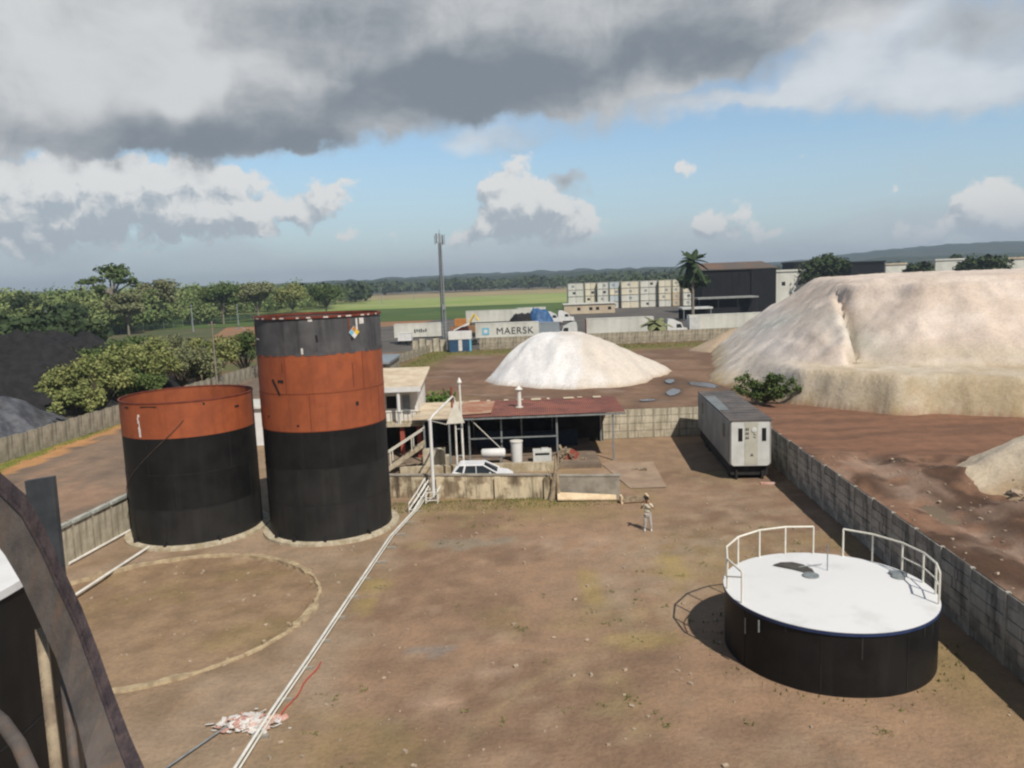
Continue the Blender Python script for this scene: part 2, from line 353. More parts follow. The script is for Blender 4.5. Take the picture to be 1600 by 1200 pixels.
def sst(x, a, b):
    t = max(0, min(1, (x-a)/(b-a))); return t*t*(3-2*t)
def nz(x, y, s, o=0.0, det=4): return noise.fractal(Vector((x*s, y*s, o)), 1.0, 2.0, det)
def lerp(a, b, t): return tuple(a[i]+(b[i]-a[i])*t for i in range(3))
def polydist(px, py, poly):
    ins = False; d = 1e9; n = len(poly)
    for i in range(n):
        x1, y1 = poly[i]; x2, y2 = poly[(i+1) % n]
        if (y1 > py) != (y2 > py) and px < (x2-x1)*(py-y1)/(y2-y1)+x1: ins = not ins
        dx, dy = x2-x1, y2-y1; t = max(0, min(1, ((px-x1)*dx+(py-y1)*dy)/(dx*dx+dy*dy)))
        d = min(d, hypot(px-x1-dx*t, py-y1-dy*t))
    return d if ins else -d
def grid(name, x0, x1, y0, y1, st, hf, cf, m, skip=None):
    nx = int((x1-x0)/st)+1; ny = int((y1-y0)/st)+1; vs = []; cs = []
    for j in range(ny):
        for i in range(nx):
            x = x0+i*st; y = y0+j*st; z = hf(x, y); vs.append((x, y, z)); cs.append((*cf(x, y, z), 1))
    fs = []
    for j in range(ny-1):
        for i in range(nx-1):
            a = j*nx+i; q = (a, a+1, a+nx+1, a+nx)
            if skip and all(skip(*vs[k]) for k in q): continue
            fs.append(q)
    me = bpy.data.meshes.new(name); me.from_pydata(vs, [], fs); me.materials.append(m)
    me.polygons.foreach_set('use_smooth', [True]*len(fs))
    ca = me.color_attributes.new('tint', 'FLOAT_COLOR', 'POINT'); ca.data.foreach_set('color', [c for q in cs for c in q])
    o = bpy.data.objects.new(name, me); COL.objects.link(o)
    return o

# ------------------------------------------------------------------ ground
def wallx(y): return 15.35+(y-18)*.0645      # line of the right-hand yard wall
T2, T1, LT, RG = (-17.75, 41.6), (-10.25, 41.3), (10.6, 25.3), (-15.0, 30.3)
PUDS = [((22.6, 90), 1.5, 3.6, .3), ((18, 85), .9, 3.2, -.3), ((14.2, 80), 1.1, .7, .2), ((19.5, 94), .7, 2.4, -.2)]
def gh(x, y):
    n1 = nz(x, y, .35, 3); z = .03*n1
    if x > wallx(y)+.3:
        q = sst(x, wallx(y)+.3, wallx(y)+2)*(1-sst(y, 62, 75))
        z += q*(.35+.55*nz(x, y, .16, 9)+.22*nz(x, y, .6, 4))
        t = abs(x-(23.5+.07*(y-35))-1.2*sin(y*.11)); z -= q*.35*exp(-(t/1.0)**2)
        # graded haul road in front of the sand pile
        z *= 1-.8*sst(y-(-.36*(x-18)+55), -2, 2)*q
    if y > 63 and x < 26: z += .10*nz(x, y, .25, 5)*sst(y, 63, 70)
    d = hypot(x-RG[0], y-RG[1])
    if d < 6.2: z -= .10
    return z
_tp = [gp(*q) for q in ((690, 1195), (740, 1140), (820, 1072), (890, 1030), (960, 1002), (1010, 985))]
TRK = [((a.x, a.y), (b.x, b.y)) for a, b in zip(_tp, _tp[1:])]
_tp = [gp(*q) for q in ((1000, 960), (1050, 930), (1100, 890), (1130, 850))]
TRK += [((a.x, a.y), (b.x, b.y)) for a, b in zip(_tp, _tp[1:])]
def gc(x, y, z):
    a = nz(x, y, .11, 1); b = nz(x, y, .32, 2); c = nz(x, y, .9, 7, 5); wx = x+1.1*b; wy = y+1.1*c
    brown = lerp((.25, .18, .127), (.185, .132, .094), sst(a+.5*b, -.3, .35))
    brown = lerp(brown, (.30, .235, .175), .55*sst(c+.5*a, .15, .75))
    green = (.20, .175, .075)
    col_ = brown
    if wx < wallx(y) and y < 64 and wx > -23:      # yard
        g = sst(nz(x, y, .13, 21)+.35*c, .2, .7)*.45
        g = max(g, .7*sst(wy, 38.5, 44.0)*sst(9-wx, 0, 2)*sst(-nz(x, y, .25, 5), -.35, .3))
        g = max(g, .5*exp(-((x-9)/3)**2-((y-34)/4)**2), .6*exp(-((x-13.8)/1.5)**2-((y-25)/5)**2))
        col_ = lerp(col_, green, g)
        # pale compacted strip from the pipes to the ring and tanks
        pl = sst(-5.6-wx-.02*(40-y), -.8, 1.2)
        col_ = lerp(col_, lerp((.27, .225, .175), (.215, .17, .12), sst(b, -.3, .4)), .75*pl)
        k = exp(-((x-5.3)/2.6)**2-((y-31)/3.6)**2)+.8*exp(-((x-8)/3)**2-((y-36)/2)**2)+.6*exp(-((x-8.3)/2.0)**2-((y-19.5)/1.2)**2)+.5*exp(-((x-12)/3)**2-((y-42)/6)**2)
        col_ = lerp(col_, (.27, .225, .175), min(.75, k)*sst(c, -.5, .3))
        for mx, my, rx_, ry_ in ((-6.3, 32.2, .7, .9), (-6.4, 30, .45, .9), (4.2, 26.2, 1.6, .6), (3.0, 31, .5, 2.2), (6.8, 33, .7, 2)):
            e = ((x-mx)/rx_)**2+((y-my)/ry_)**2+1.2*c
            if e < 1.6: col_ = lerp(col_, (.28, .235, .10), .6*(1-sst(e, .3, 1.6)))
        for mx, my, rx_, ry_, cc_ in ((-3.3, 26.0, .85, .38, (.20, .185, .175)), (-2.9, 22.7, .75, .33, (.36, .27, .21)), (-2.3, 37.4, 2.4, .8, (.21, .195, .16))):
            e = ((x-mx)/rx_)**2+((y-my)/ry_)**2+1.5*c
            if e < 1.2: col_ = lerp(col_, cc_, .85*(1-sst(e, .7, 1.2)))
        d = hypot(x-RG[0], y-RG[1])
        if d < 6.3: col_ = lerp(lerp((.20, .148, .098), (.25, .19, .13), sst(c+a, -.2, .6)), (.22, .19, .08), .3*sst(nz(x, y, .3, 31), .0, .5))
        for (xa, ya), (xb, yb) in TRK:
            t = max(0, min(1, ((x-xa)*(xb-xa)+(y-ya)*(yb-ya))/((xb-xa)**2+(yb-ya)**2))); dq = hypot(x-xa-(xb-xa)*t, y-ya-(yb-ya)*t)
            if dq < .5: col_ = lerp(col_, (.29, .24, .15), .38*exp(-(dq/.22)**2))
        if y > 50: col_ = lerp(col_, (.245, .185, .13), .6)
        p = exp(-((x-2.3)/2.6)**2-((y-36.5)/1.2)**2)+.9*exp(-((x+1.2)/.9)**2-((y-27)/.6)**2)+.8*exp(-((x+1.0)/.8)**2-((y-24.4)/.35)**2)+.7*exp(-((x-6.8)/1.8)**2-((y-52)/4)**2)
        col_ = lerp(col_, (.36, .29, .235), .6*min(1, p)*sst(c, -.4, .2))
    elif x <= -22.5:                                # lane along the far left wall
        if wx > -38.2: col_ = lerp(lerp((.20, .155, .12), (.14, .115, .095), sst(a+b*.5, -.3, .3)), (.30, .2, .14), .45*sst(nz(x*2.2, y*.3, .3, 12), .1, .5))
        elif wx > -39.9: col_ = (.36, .21, .10)
        elif wx > -42.5: col_ = lerp((.13, .165, .03), (.21, .19, .06), sst(c, -.2, .4))
        elif y > 108: col_ = lerp((.09, .10, .04), (.14, .10, .06), sst(a, -.2, .3))
        else: col_ = lerp((.045, .045, .045), (.10, .09, .07), sst(a+c*.4, -.1, .5))
        if y > 95 and x < -24 and x > -40: col_ = lerp(col_, (.12, .11, .1), .7)
    elif y >= 62:                                   # quarry yard
        col_ = lerp((.135, .090, .064), (.185, .128, .092), sst(a+.5*b, -.3, .4))
        col_ = lerp(col_, (.24, .2, .17), .5*sst(nz(x*.8+y*.5, y*.9, .2, 14), .25, .6))
        gl = max(exp(-((y-143)/5)**2)*sst(x, -24, -20), exp(-((x+15+(130-y)*.12)/3.2)**2)*sst(y, 106, 118), exp(-((x+9)/3)**2-((y-84)/5)**2))
        col_ = lerp(col_, (.12, .13, .035), min(1, gl*1.2)*sst(c, -.6, .1))
        if x < -16 and y < 100: col_ = lerp(col_, (.14, .13, .11), .6)
    if x > wallx(y)+.2 and y < 75:
        col_ = lerp((.175, .110, .078), (.065, .040, .028), sst(nz(x, y, .22, 41)+.5*c, -.25, .3))
        rd = sst(y-(-.36*(x-18)+55), -2.5, 1.5)
        col_ = lerp(col_, lerp((.185, .106, .072), (.14, .082, .057), sst(nz(x*.3, y*2, .3, 17), -.2, .3)), rd*(1-sst(y-(-.55*(x-28)+72), -1, 2)*.2))
        t = abs(x-(23.5+.07*(y-35))-1.2*sin(y*.11)); col_ = lerp(col_, (.27, .215, .18), .8*exp(-(t/1.0)**2)*sst(c, -.5, .2)*(1-rd)); col_ = lerp(col_, (.26, .2, .165), .6*sst(nz(x*1.3, y*.5, .4, 61), .12, .4)*(1-rd))
    for (cx, cy), rx, ry, an in PUDS:
        if abs(x-cx) > 9 or abs(y-cy) > 9: continue
        u = (x-cx)*cos(an)+(y-cy)*sin(an); v = -(x-cx)*sin(an)+(y-cy)*cos(an)
        k = exp(-((u/(rx*1.5))**2+(v/(ry*1.5))**2)); col_ = lerp(col_, (.07, .052, .04), min(.8, k))
    return col_
g = grid('ground', -62, 62, 5, 152, .45, gh, gc, ground_m); tag(g, kind='structure')
g = MB(); g.add([(-9000, -300, -.35), (9000, -300, -.35), (9000, 9000, -.35), (-9000, 9000, -.35)], [(0, 1, 2, 3)]); tag(g.build('terrain', far_m), kind='structure')
def sheet(name, pts, z, m):
    g = MB(); g.add([(x, y, z) for x, y in pts], [tuple(range(len(pts)))]); return tag(g.build(name, m), kind='structure')
sheet('paved_lot', [(-62, 151.5), (260, 151.5), (260, 420), (-14, 420), (-30, 262), (-62, 232)], -.09, lot_m)
sheet('bare_earth', [(-62, 150), (-30, 195), (-14, 262), (-20, 330), (-118, 330), (-92, 240)], -.13, dirt_orange)
sheet('scrub_ground', [(-330, 120), (-62.5, 120), (-62.5, 150), (-92, 240), (-118, 330), (-330, 330)], -.15, mat('scrub', (.06, .085, .03), (.11, .10, .05), .08, 1))
sheet('dark_field', [(-420, 300), (20, 285), (80, 420), (80, 560), (-500, 520)], -.06, field_dark)
sheet('light_field', [(-500, 470), (90, 440), (150, 820), (-700, 760)], -.02, field_light)
sheet('tan_field', [(-600, 730), (150, 770), (300, 1150), (-900, 1150)], .02, field_tan)
for i, ((cx, cy), rx, ry, an) in enumerate(PUDS):
    g = MB(); n = 26; vs = []
    for k in range(n):
        a = 2*pi*k/n; r = 1+.35*nz(cos(a)*2+i*5, sin(a)*2, 1.0); u, v = rx*cos(a)*r*.8, ry*sin(a)*r*.8
        x, y = cx+u*cos(an)-v*sin(an), cy+u*sin(an)+v*cos(an); vs.append((x, y, gh(x, y)+.03 if i == 99 else .09))
    g.add(vs, [tuple(range(n))]); tag(g.build('puddle', pud), kind='structure')

# hills on the horizon
def hills(name, Y0, prof, depth, m, amp):
    g = MB(); n = 260; rows = 7; vs = []
    x0, x1 = prof[0][0], prof[-1][0]
    for j in range(rows):
        t = j/(rows-1); y = Y0+depth*t
        for i in range(n):
            x = x0+(x1-x0)*i/(n-1)
            for k in range(len(prof)-1):
                if prof[k][0] <= x <= prof[k+1][0]:
                    u = (x-prof[k][0])/(prof[k+1][0]-prof[k][0]); h = prof[k][1]+(prof[k+1][1]-prof[k][1])*(u*u*(3-2*u)); break
            h = h*sin(pi*min(1, t*1.15+.03)*.62) + amp*nz(x, y, .012, 2)*t+amp*.5*nz(x, y, .05, 8)*t - (2 if t == 0 else 0)
            vs.append((x, y, h))
    fs = [(j*n+i, j*n+i+1, (j+1)*n+i+1, (j+1)*n+i) for j in range(rows-1) for i in range(n-1)]
    g.add(vs, fs, 0, False); return tag(g.build(name, m), kind='structure')
hills('hills', 2300, [(-3200, 30), (-1500, 36), (-600, 38), (0, 46), (500, 44), (900, 46), (1150, 50), (1300, 68), (1500, 84), (1800, 92), (2100, 84), (3200, 70)], 900, hill_m, 15)
hills('low_hills', 1500, [(-2200, 18), (-900, 24), (-200, 27), (300, 31), (700, 28), (1000, 36), (2400, 34)], 500, hill_m, 10)

# ------------------------------------------------------------------ sand piles
def pile(name, label, cat, x0, x1, y0, y1, st, hf, cf):
    o = grid(name, x0, x1, y0, y1, st, lambda x, y: hf(x, y), cf, sand_m, skip=lambda x, y, z: z < -.35)
    return tag(o, label, cat)
BP = [(24.0, 93), (25.6, 80), (27.6, 74.5), (33.5, 66.8), (38.7, 65.2), (42.7, 63.2), (60, 58.5), (90, 56), (90, 140), (37, 141), (34.5, 133), (30, 114), (26.5, 101)]
def bigh(x, y):
    d = polydist(x, y, BP)+.5*nz(x, y, .2, 4)
    if d < -1: return -1
    ex = 31.6+(y-69)*.34+.5*nz(x, y, .3, 6)
    lower = min(3.5, d*2.4) if d > 0 else d*1.2
    front = sst(x-24-(y-66)*.1, 1, 4)*(1-sst(y, 84, 92))
    de = d-4.2 - 4.6*sst(x-ex, -.15, .5)*(1-sst(y, 84, 92)) + .25*nz(x*1.2, y*.3, .5, 8)
    up_ = max(0, de)*.74
    z = (lower+up_)*front+(1-front)*max(d, -1)*.72; top = 11.6+.5*sst(x, 36, 60)+.25*nz(x, y, .12, 3)
    k = .5; h_ = max(0, min(1, .5+.5*(top-z)/k)); z = top*(1-h_)+z*h_-k*h_*(1-h_)
    z -= 1.8*exp(-((x-ex-.2)/.55)**2)*sst(z, 3.6, 4.5)*(1-sst(z, 9.5, 11))
    if 10 < z < 11.3 and y < 95 and x > 36: z += .5*sst(z, 10, 10.5)*(1-sst(z, 10.8, 11.3))
    rg = abs(nz(x*1.0, y*.8, .22, 15))+.5*abs(nz(x, y, .5, 19)); return z-.22*min(rg, .6)*sst(z, .5, 2)+.05*nz(x, y, 1.3, 5)*sst(z, 0, 1)+.05*nz(x*2.5, y*.5, 1.2, 27)*sst(z, 0, 1)
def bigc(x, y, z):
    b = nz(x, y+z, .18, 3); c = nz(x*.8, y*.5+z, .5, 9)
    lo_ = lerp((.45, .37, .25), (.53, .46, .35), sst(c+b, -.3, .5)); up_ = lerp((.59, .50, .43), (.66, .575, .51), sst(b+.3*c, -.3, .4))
    col_ = lerp(lo_, up_, sst(z, 3.2, 3.9)); col_ = lerp(col_, (.72, .68, .65), sst(33-x+(y-80)*.3, 0, 5)*.6*sst(z, .5, 2))  # left flank painted whiter, standing for its lit face
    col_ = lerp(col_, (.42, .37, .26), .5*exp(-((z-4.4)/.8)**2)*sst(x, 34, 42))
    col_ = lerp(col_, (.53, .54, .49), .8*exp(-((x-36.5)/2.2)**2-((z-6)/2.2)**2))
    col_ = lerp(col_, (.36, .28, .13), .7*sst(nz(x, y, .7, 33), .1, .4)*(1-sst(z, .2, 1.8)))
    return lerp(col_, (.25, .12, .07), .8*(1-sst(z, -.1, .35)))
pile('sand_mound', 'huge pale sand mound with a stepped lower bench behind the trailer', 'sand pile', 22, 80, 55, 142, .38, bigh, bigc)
WP = [(-3.6, 101), (-1.6, 96.5), (3.5, 92), (8, 90.5), (13, 90.6), (17, 95), (22.3, 104.5), (19, 108), (12, 113), (3, 113), (-2.4, 108)]
def wh(x, y):
    d = polydist(x, y, WP)+.35*nz(x, y, .3, 2)
    if d < -1: return -1
    cap = 5.9-4.6*sst(x, 8, 22)-.8*(1-sst(x, 0, 4)); z = d*1.05 if d > 0 else d
    k = 1.6; h_ = max(0, min(1, .5+.5*(cap-z)/k)); z = cap*(1-h_)+z*h_-k*h_*(1-h_)
    return z+.26*nz(x, y, .32, 6)*sst(z, .3, 2)+.05*nz(x, y, 1.0, 6)-.15*abs(nz(x, y, .4, 26))*sst(z, .3, 2)
def wcf(x, y, z):
    b = nz(x, y, .3, 5); t = sst(x+b*3+(z-3)*.5, 6.5, 10.5)*.85
    return lerp(lerp((.78, .78, .785), (.60, .54, .47), t), (.42, .33, .24), .75*(1-sst(z, .0, .45)))
pile('sand_mound', 'small rounded white sand mound alone in the brown yard behind the red roof', 'sand pile', -6, 25, 88, 116, .4, wh, wcf)
SP = [(26.5, 45.8), (29.8, 49.8), (36, 50.5), (50, 51), (50, 31), (29.6, 32.5), (26.9, 36.5), (28.0, 40.8)]
def shf(x, y):
    d = polydist(x, y, SP)+.4*nz(x, y, .4, 3)
    if d < -1: return -1
    return .3+min(3.8, d*.62)+.18*nz(x, y, .8, 4)
def scf(x, y, z):
    b = nz(x, y, .3, 3); return lerp(lerp((.64, .54, .40), (.58, .50, .39), sst(b, -.2, .3)), (.36, .24, .12), sst(44-y+2*b, 0, 3)*.7)
pile('sand_mound', 'low sand heap cut off by the right edge beside the haul road', 'sand pile', 25, 50, 31, 54, .35, shf, scf)
FP = [(33.5, 128), (31.5, 133), (34, 138), (44, 144), (60, 148), (80, 140), (60, 124)]
pile('sand_mound', 'low tan tail of sand reaching out beyond the huge mound', 'sand pile', 22, 82, 124, 152, .8, lambda x, y: (lambda d: -1 if d < -1 else .3+min(4.2, d*.5))(polydist(x, y, FP)), lambda x, y, z: (.42, .33, .24))

# ------------------------------------------------------------------ storage tanks
def tank(label, c, r, courses, H, loc=None):
    t = thing('storage_tank', label, 'storage tank', (c[0], c[1], 0))
    MB().lathe([(r+.42, -.1), (r+.40, .13), (r+.1, .16), (r-.3, .16)], 64).build('foundation_ring', cream_c, t)
    for z0, z1, m, nm in courses:
        MB().lathe([(r, z0), (r, z1), (r-.03, z1), (r-.03, z0)], 72).build(nm, m, t)
    MB().lathe([(0, .2), (r-.03, .2)], 48).build('tank_floor', dark, t)
    return t
def sheet_seams(t, r, rows, m, off=0):
    for z, zt, n in rows:
        g = MB(); g.lathe([(r+.001, z-.02), (r+.012, z-.02), (r+.012, z+.02), (r+.001, z+.02)], 72)
        for k in range(n):
            a = 2*pi*(k+off+.37*z)/n; g.box(((r+.006)*cos(a), (r+.006)*sin(a), (z+zt)/2), (.016, .035, zt-z), rz=a)
        g.build('weld_seam', m, t)
r1 = 3.27
t1 = tank('tall open tank striped grey over orange over black', T1, r1, [(.16, 2.05, blackl, 'black_course'), (2.05, 3.9, blackl, 'black_course'), (3.9, 5.85, blackp, 'black_course'), (5.85, 7.8, rust, 'orange_course'), (7.8, 9.75, rust, 'orange_course'), (9.75, 11.62, greyp, 'grey_course')], 11.62)
sheet_seams(t1, r1, [(2.05, 3.9, 5), (3.9, 5.85, 5), (.18, 2.05, 5)], seam_m, .2)
sheet_seams(t1, r1, [(7.8, 9.75, 5), (5.87, 7.8, 5)], seam_r, .6)
MB().lathe([(r1+.001, 11.56), (r1+.07, 11.56), (r1+.07, 11.68), (r1-.06, 11.68), (r1-.06, 11.56)], 72).build('rim', rust_d, t1)
g = MB(); rr = random.Random(3)            # ragged flaking of the grey course and welded lugs
for k in range(46):
    a = rr.uniform(pi*.95, 2.05*pi); w = rr.uniform(.1, .4); h_ = rr.uniform(.05, .2)
    g.box(((r1+.008)*cos(a), (r1+.008)*sin(a), 9.75+h_*.2), (.014, w, h_), rz=a)
each(g, 'flaked_paint', greyp, t1)
g = MB()
for a, z, w, h_ in [(-1.95, 9.15, .05, .5), (-.86, 11.1, .08, .9), (-2.65, 10.9, .09, .9), (-.84, 8.6, .05, 1.2)]:
    g.box(((r1+.01)*cos(a), (r1+.01)*sin(a), z), (.015, w, h_), rz=a)
each(g, 'rust_streak', rust_d, t1)
g = MB()
for a, z, w, h_, tl in [(-2.1, 8.15, .12, .9, .5), (-2.0, 8.45, .35, .14, 0), (-1.37, 10.55, .12, .35, .1), (-.82, 10.6, .1, .5, 0), (-.8, 7.1, .16, .2, 0), (-1.75, 6.2, .12, .09, 0), (-2.35, 6.6, .1, .1, 0)]:
    Mx = Matrix.Rotation(a, 3, 'Z') @ Matrix.Rotation(tl, 3, 'X'); g.box(((r1+.012)*cos(a), (r1+.012)*sin(a), z), (.014, w, h_), M=Mx)
each(g, 'dark_scuff', seam_m, t1)
g = MB()
for a, z, w, h_ in [(-1.45, 11.5, .2, .2), (-1.6, 9.95, .1, .3), (-2.55, 10.55, .4, .07), (-.62, 11.3, .3, .3), (-.72, 11.15, .1, .6)]:
    g.box(((r1+.011)*cos(a), (r1+.011)*sin(a), z), (.014, w, h_), rz=a)
for k in range(14): a = -2.9+k*.2+rr.uniform(0, .1); g.box(((r1+.075)*cos(a), (r1+.075)*sin(a), 11.6), (.012, rr.uniform(.1, .4), .06), rz=a)
each(g, 'pale_scrape', paper_m, t1)
# hazard diamond
a = -.78; ds = .32; sg = MB().add([(0, 0, ds), (.0, -ds, 0), (0, 0, -ds), (0, ds, 0), (-.02, 0, ds), (-.02, -ds, 0), (-.02, 0, -ds), (-.02, ds, 0)], [(3, 2, 1, 0), (4, 5, 6, 7), (0, 1, 5, 4), (1, 2, 6, 5), (2, 3, 7, 6), (3, 0, 4, 7)]).build('hazard_diamond', white_p, t1, ((r1+.05)*cos(a), (r1+.05)*sin(a), 10.75), a)
for nm, (cy, cz), m in (('red_quarter', (0, ds/2), orange_m), ('blue_quarter', (-ds/2, 0), ltblue), ('yellow_quarter', (ds/2, 0), yellow)):
    q = ds*.47; MB().add([(.004, cy, cz+q), (.004, cy-q, cz), (.004, cy, cz-q), (.004, cy+q, cz)], [(3, 2, 1, 0)]).build(nm, m, sg)
for k, a in enumerate((-2.35, -1.45, -.75, -1.95)):
    MB().box((0, 0, .17), (.18, .12, .3)).build('anchor_lug', seam_m, t1, ((r1+.1)*cos(a), (r1+.1)*sin(a), .05), a)
r2 = 3.38; H2 = 7.6
t2 = tank('shorter open tank with orange band over glossy black', T2, r2, [(.16, 2.0, blackl, 'black_course'), (2.0, 3.85, blackp, 'black_course'), (3.85, 5.75, blackp, 'black_course'), (5.75, H2, rust, 'orange_course')], H2)
sheet_seams(t2, r2, [(2.0, 3.85, 5), (3.85, 5.75, 5), (.18, 2.0, 5)], seam_m, .1)
MB().lathe([(r2+.001, H2-.05), (r2+.03, H2-.05), (r2+.03, H2+.02), (r2-.05, H2+.02), (r2-.05, H2-.05)], 72).build('rim', rust_d, t2)
g = MB(); rr = random.Random(5); zz = 5.85; a = -1.95
while zz < 7.0:
    hh = rr.uniform(.08, .25); g.box(((r2+.01)*cos(a+rr.uniform(-.008, .008)), (r2+.01)*sin(a), zz+hh/2), (.012, rr.uniform(.05, .13), hh), rz=a); zz += hh
g.build('paint_run', paper_m, t2)
g = MB(); a0, a1 = -1.25, -2.85; pts = []
for k in range(25):
    t = k/24; a = a0+(a1-a0)*t; pts.append(((r2+.05)*cos(a), (r2+.05)*sin(a), 6.7-(4.5)*t**.9))
g.tube(pts, .016, 6); g.build('sagging_cable', bark, t2)
g = MB(); [g.box(((r2+.01)*cos(a), (r2+.01)*sin(a), z), (.013, w, h_), rz=a) for a, z, w, h_ in ((-2.2, 7.35, .35, .08), (-1.75, 7.42, .9, .04), (-.95, 7.4, .1, .12), (-.4, 7.0, .3, .1))]; each(g, 'dark_scuff', seam_m, t2)
for a in (-1.68, -.9, -2.3): MB().box((0, 0, .17), (.18, .12, .3)).build('anchor_lug', seam_m, t2, ((r2+.1)*cos(a), (r2+.1)*sin(a), .05), a)

lidm = mat('grimy_white_lid', (.69, .69, .69), (.55, .55, .53), .7, .5, big=.05, lo=.5, hi=.8, spec=.2)
# squat white-topped tank
r3 = 3.43; z3 = 2.12
t3 = thing('storage_tank', 'squat black tank with white railed lid beside the right wall', 'storage tank', (LT[0], LT[1], 0))
MB().lathe([(r3-.02, .0), (r3-.02, z3-.1)], 80).build('shell', blackp, t3)
navy = mat('navy_rim', (.02, .035, .10), (.03, .05, .12), 2, .5)
MB().lathe([(r3-.015, z3-.12), (r3+.03, z3-.12), (r3+.03, z3-.02), (r3-.02, z3-.02)], 80).build('rim', navy, t3)
g = MB(); g.lathe([(r3+.02, z3-.015), (r3+.02, z3), (r3*.66, z3+.06), (r3*.33, z3+.11), (.001, z3+.14)], 80); g.build('lid', lidm, t3)
g = MB()
for k in range(8): q = 2*pi*k/8+.35; g.box(((r3-.015)*cos(q), (r3-.015)*sin(q), 1.0), (.014, .03, 1.98), rz=q)
each(g, 'weld_seam', blackl, t3)
g = MB(); rq = random.Random(6)
for k in range(7): q = rq.uniform(pi, 2*pi); hh = rq.uniform(.2, .9); g.box(((r3-.014)*cos(q), (r3-.014)*sin(q), z3-.14-hh/2), (.008, rq.uniform(.03, .1), hh), rz=q)
each(g, 'runoff_streak', mat('runoff', (.028, .027, .025), (.02, .019, .018), 2, .7), t3)
def rimp(ad, z, rr_=r3-.05): return (rr_*cos(radians(ad)), rr_*sin(radians(ad)), z)
LA, RA = [197, 176, 155, 134, 113, 94, 76], [58, 40, 20, 2, -15, -29]
for run in (LA, RA):
    for a in run: MB().tube([rimp(a, z3-.02), rimp(a, z3+1.08)], .036, 8).build('rail_post', ivory, t3)
    g = MB(); ps = []
    ps = [rimp(a, z3+1.08) for a in run]; g.tube(ps, .036, 8); g.build('top_rail', ivory, t3)
MB().tube([rimp(a, z3+.55) for a in (20, 2, -15, -29)], .025, 6).build('middle_rail', ivory, t3)
MB().tube([rimp(a, z3+z_) for a, z_ in ((197, .9), (176, .45), (160, .1))], .025, 6).build('middle_rail', ivory, t3)
g = MB(); hp = [(-.62, .42), (-.3, .62), (.1, .60), (.38, .35), (.52, -.1), (.45, -.55), (.25, -.55), (-.12, -.05)]
g.add([(x, y, 0) for x, y in hp], [tuple(range(8))]); g.add([(x*1.08, y*1.08, -.02) for x, y in hp]+[(x*1.08, y*1.08, -.002) for x, y in hp], [tuple(range(8, 16))]+[(k, (k+1) % 8, 8+(k+1) % 8, 8+k) for k in range(8)]); g.build('hatch_opening', hole_m, t3, (-.5, 1.55, z3+.12))
g = MB(); g.lathe([(.28, 0), (.28, .05), (.001, .06)], 20); g.build('hatch_cover', galv, t3, (-.25, .78, z3+.12))
g = MB(); g.lathe([(.22, 0), (.22, .08), (.001, .12)], 20); g.box((.1, .25, .06), (.5, .35, .1)); g.build('vent_box', galv, t3, (2.75, .55, z3+.03))
MB().tube([(0, 0, 0), (0, 0, 1.0)], .02, 6).build('gauge_pipe', galv, t3, (.55, 1.3, z3+.08))
MB().tube([(0, 0, 0), (.9, .15, .02)], .018, 6).build('cable', galv, t3, (-.35, 1.65, z3+.13))
g = MB(); g.tube([rimp(212, 1.5, r3+.05), rimp(212, 1.9, r3+.05)], .03, 6); g.tube([rimp(202, 1.2, r3+.04), rimp(202, 1.75, r3+.04)], .02, 6); each(g, 'bracket', galv, t3)

# near black tank, lower left
nt = thing('storage_tank', 'near black tank with a bright white roof in the lower left corner', 'storage tank', (-11.45, 10.9, 0))
MB().lathe([(4.0, 0), (4.0, 8.82)], 96).build('shell', blackp, nt)
MB().lathe([(4.05, 8.76), (4.05, 8.88), (2, 9.0), (.01, 9.1)], 96).build('roof', white_p, nt)
g = MB()
for z in (2.2, 4.4, 6.6): g.lathe([(4.001, z), (4.015, z), (4.015, z+.03), (4.001, z+.03)], 96)
g.build('weld_seam', seam_m, nt)

# curving stair stringer close to the camera (spiral stair of the tank the viewer stands on)
st = thing('spiral_stair', 'weathered brown steel stair stringer sweeping up the left foreground', 'stair', (-2.3, 3.4, 7))
inv = Vector((-2.3, 3.4, 7))
Rr = [(-60, 690, 5.0), (0, 738, 4.75), (42, 775, 4.55), (70, 826, 4.4), (97, 885, 4.2), (128, 950, 4.0), (155, 1020, 3.8), (178, 1085, 3.6), (203, 1150, 3.4), (232, 1215, 3.2), (262, 1290, 3.0)]
Ll = [(-60, 800, 5.0), (-20, 832, 4.75), (8, 868, 4.55), (34, 912, 4.4), (60, 968, 4.2), (88, 1030, 4.0), (104, 1078, 3.8), (120, 1130, 3.6), (132, 1180, 3.4), (146, 1240, 3.2), (160, 1310, 3.0)]
def ribbon(A, B, th, u0_, u1_, off=0.0):
    g = MB(); vs = []
    for a, b in zip(A, B):
        p, q = at(*a), at(*b); e = q-p; nrm = e.cross(Vector((.15, .8, -.55))).normalized()
        back = ray((a[0]+b[0])/2, (a[1]+b[1])/2).normalized()
        p0, q0 = p+e*u0_-back*off, p+e*u1_-back*off
        vs += [p0-inv, q0-inv, q0+back*th-inv, p0+back*th-inv]
    n = len(A); fs = []
    for i in range(n-1):
        for k in range(4): fs.append((i*4+k, i*4+(k+1) % 4, (i+1)*4+(k+1) % 4, (i+1)*4+k))
    g.add(vs, fs, 0, False); return g
ribbon(Rr, Ll, .05, .28, 1.0).build('stringer_web', stringm, st)
ribbon(Rr, Ll, .16, 0.0, .26, .035).build('stringer_flange', stringe, st)
ribbon(Rr, Ll, .03, .235, .30, .045).build('edge_bead', stringe, st)
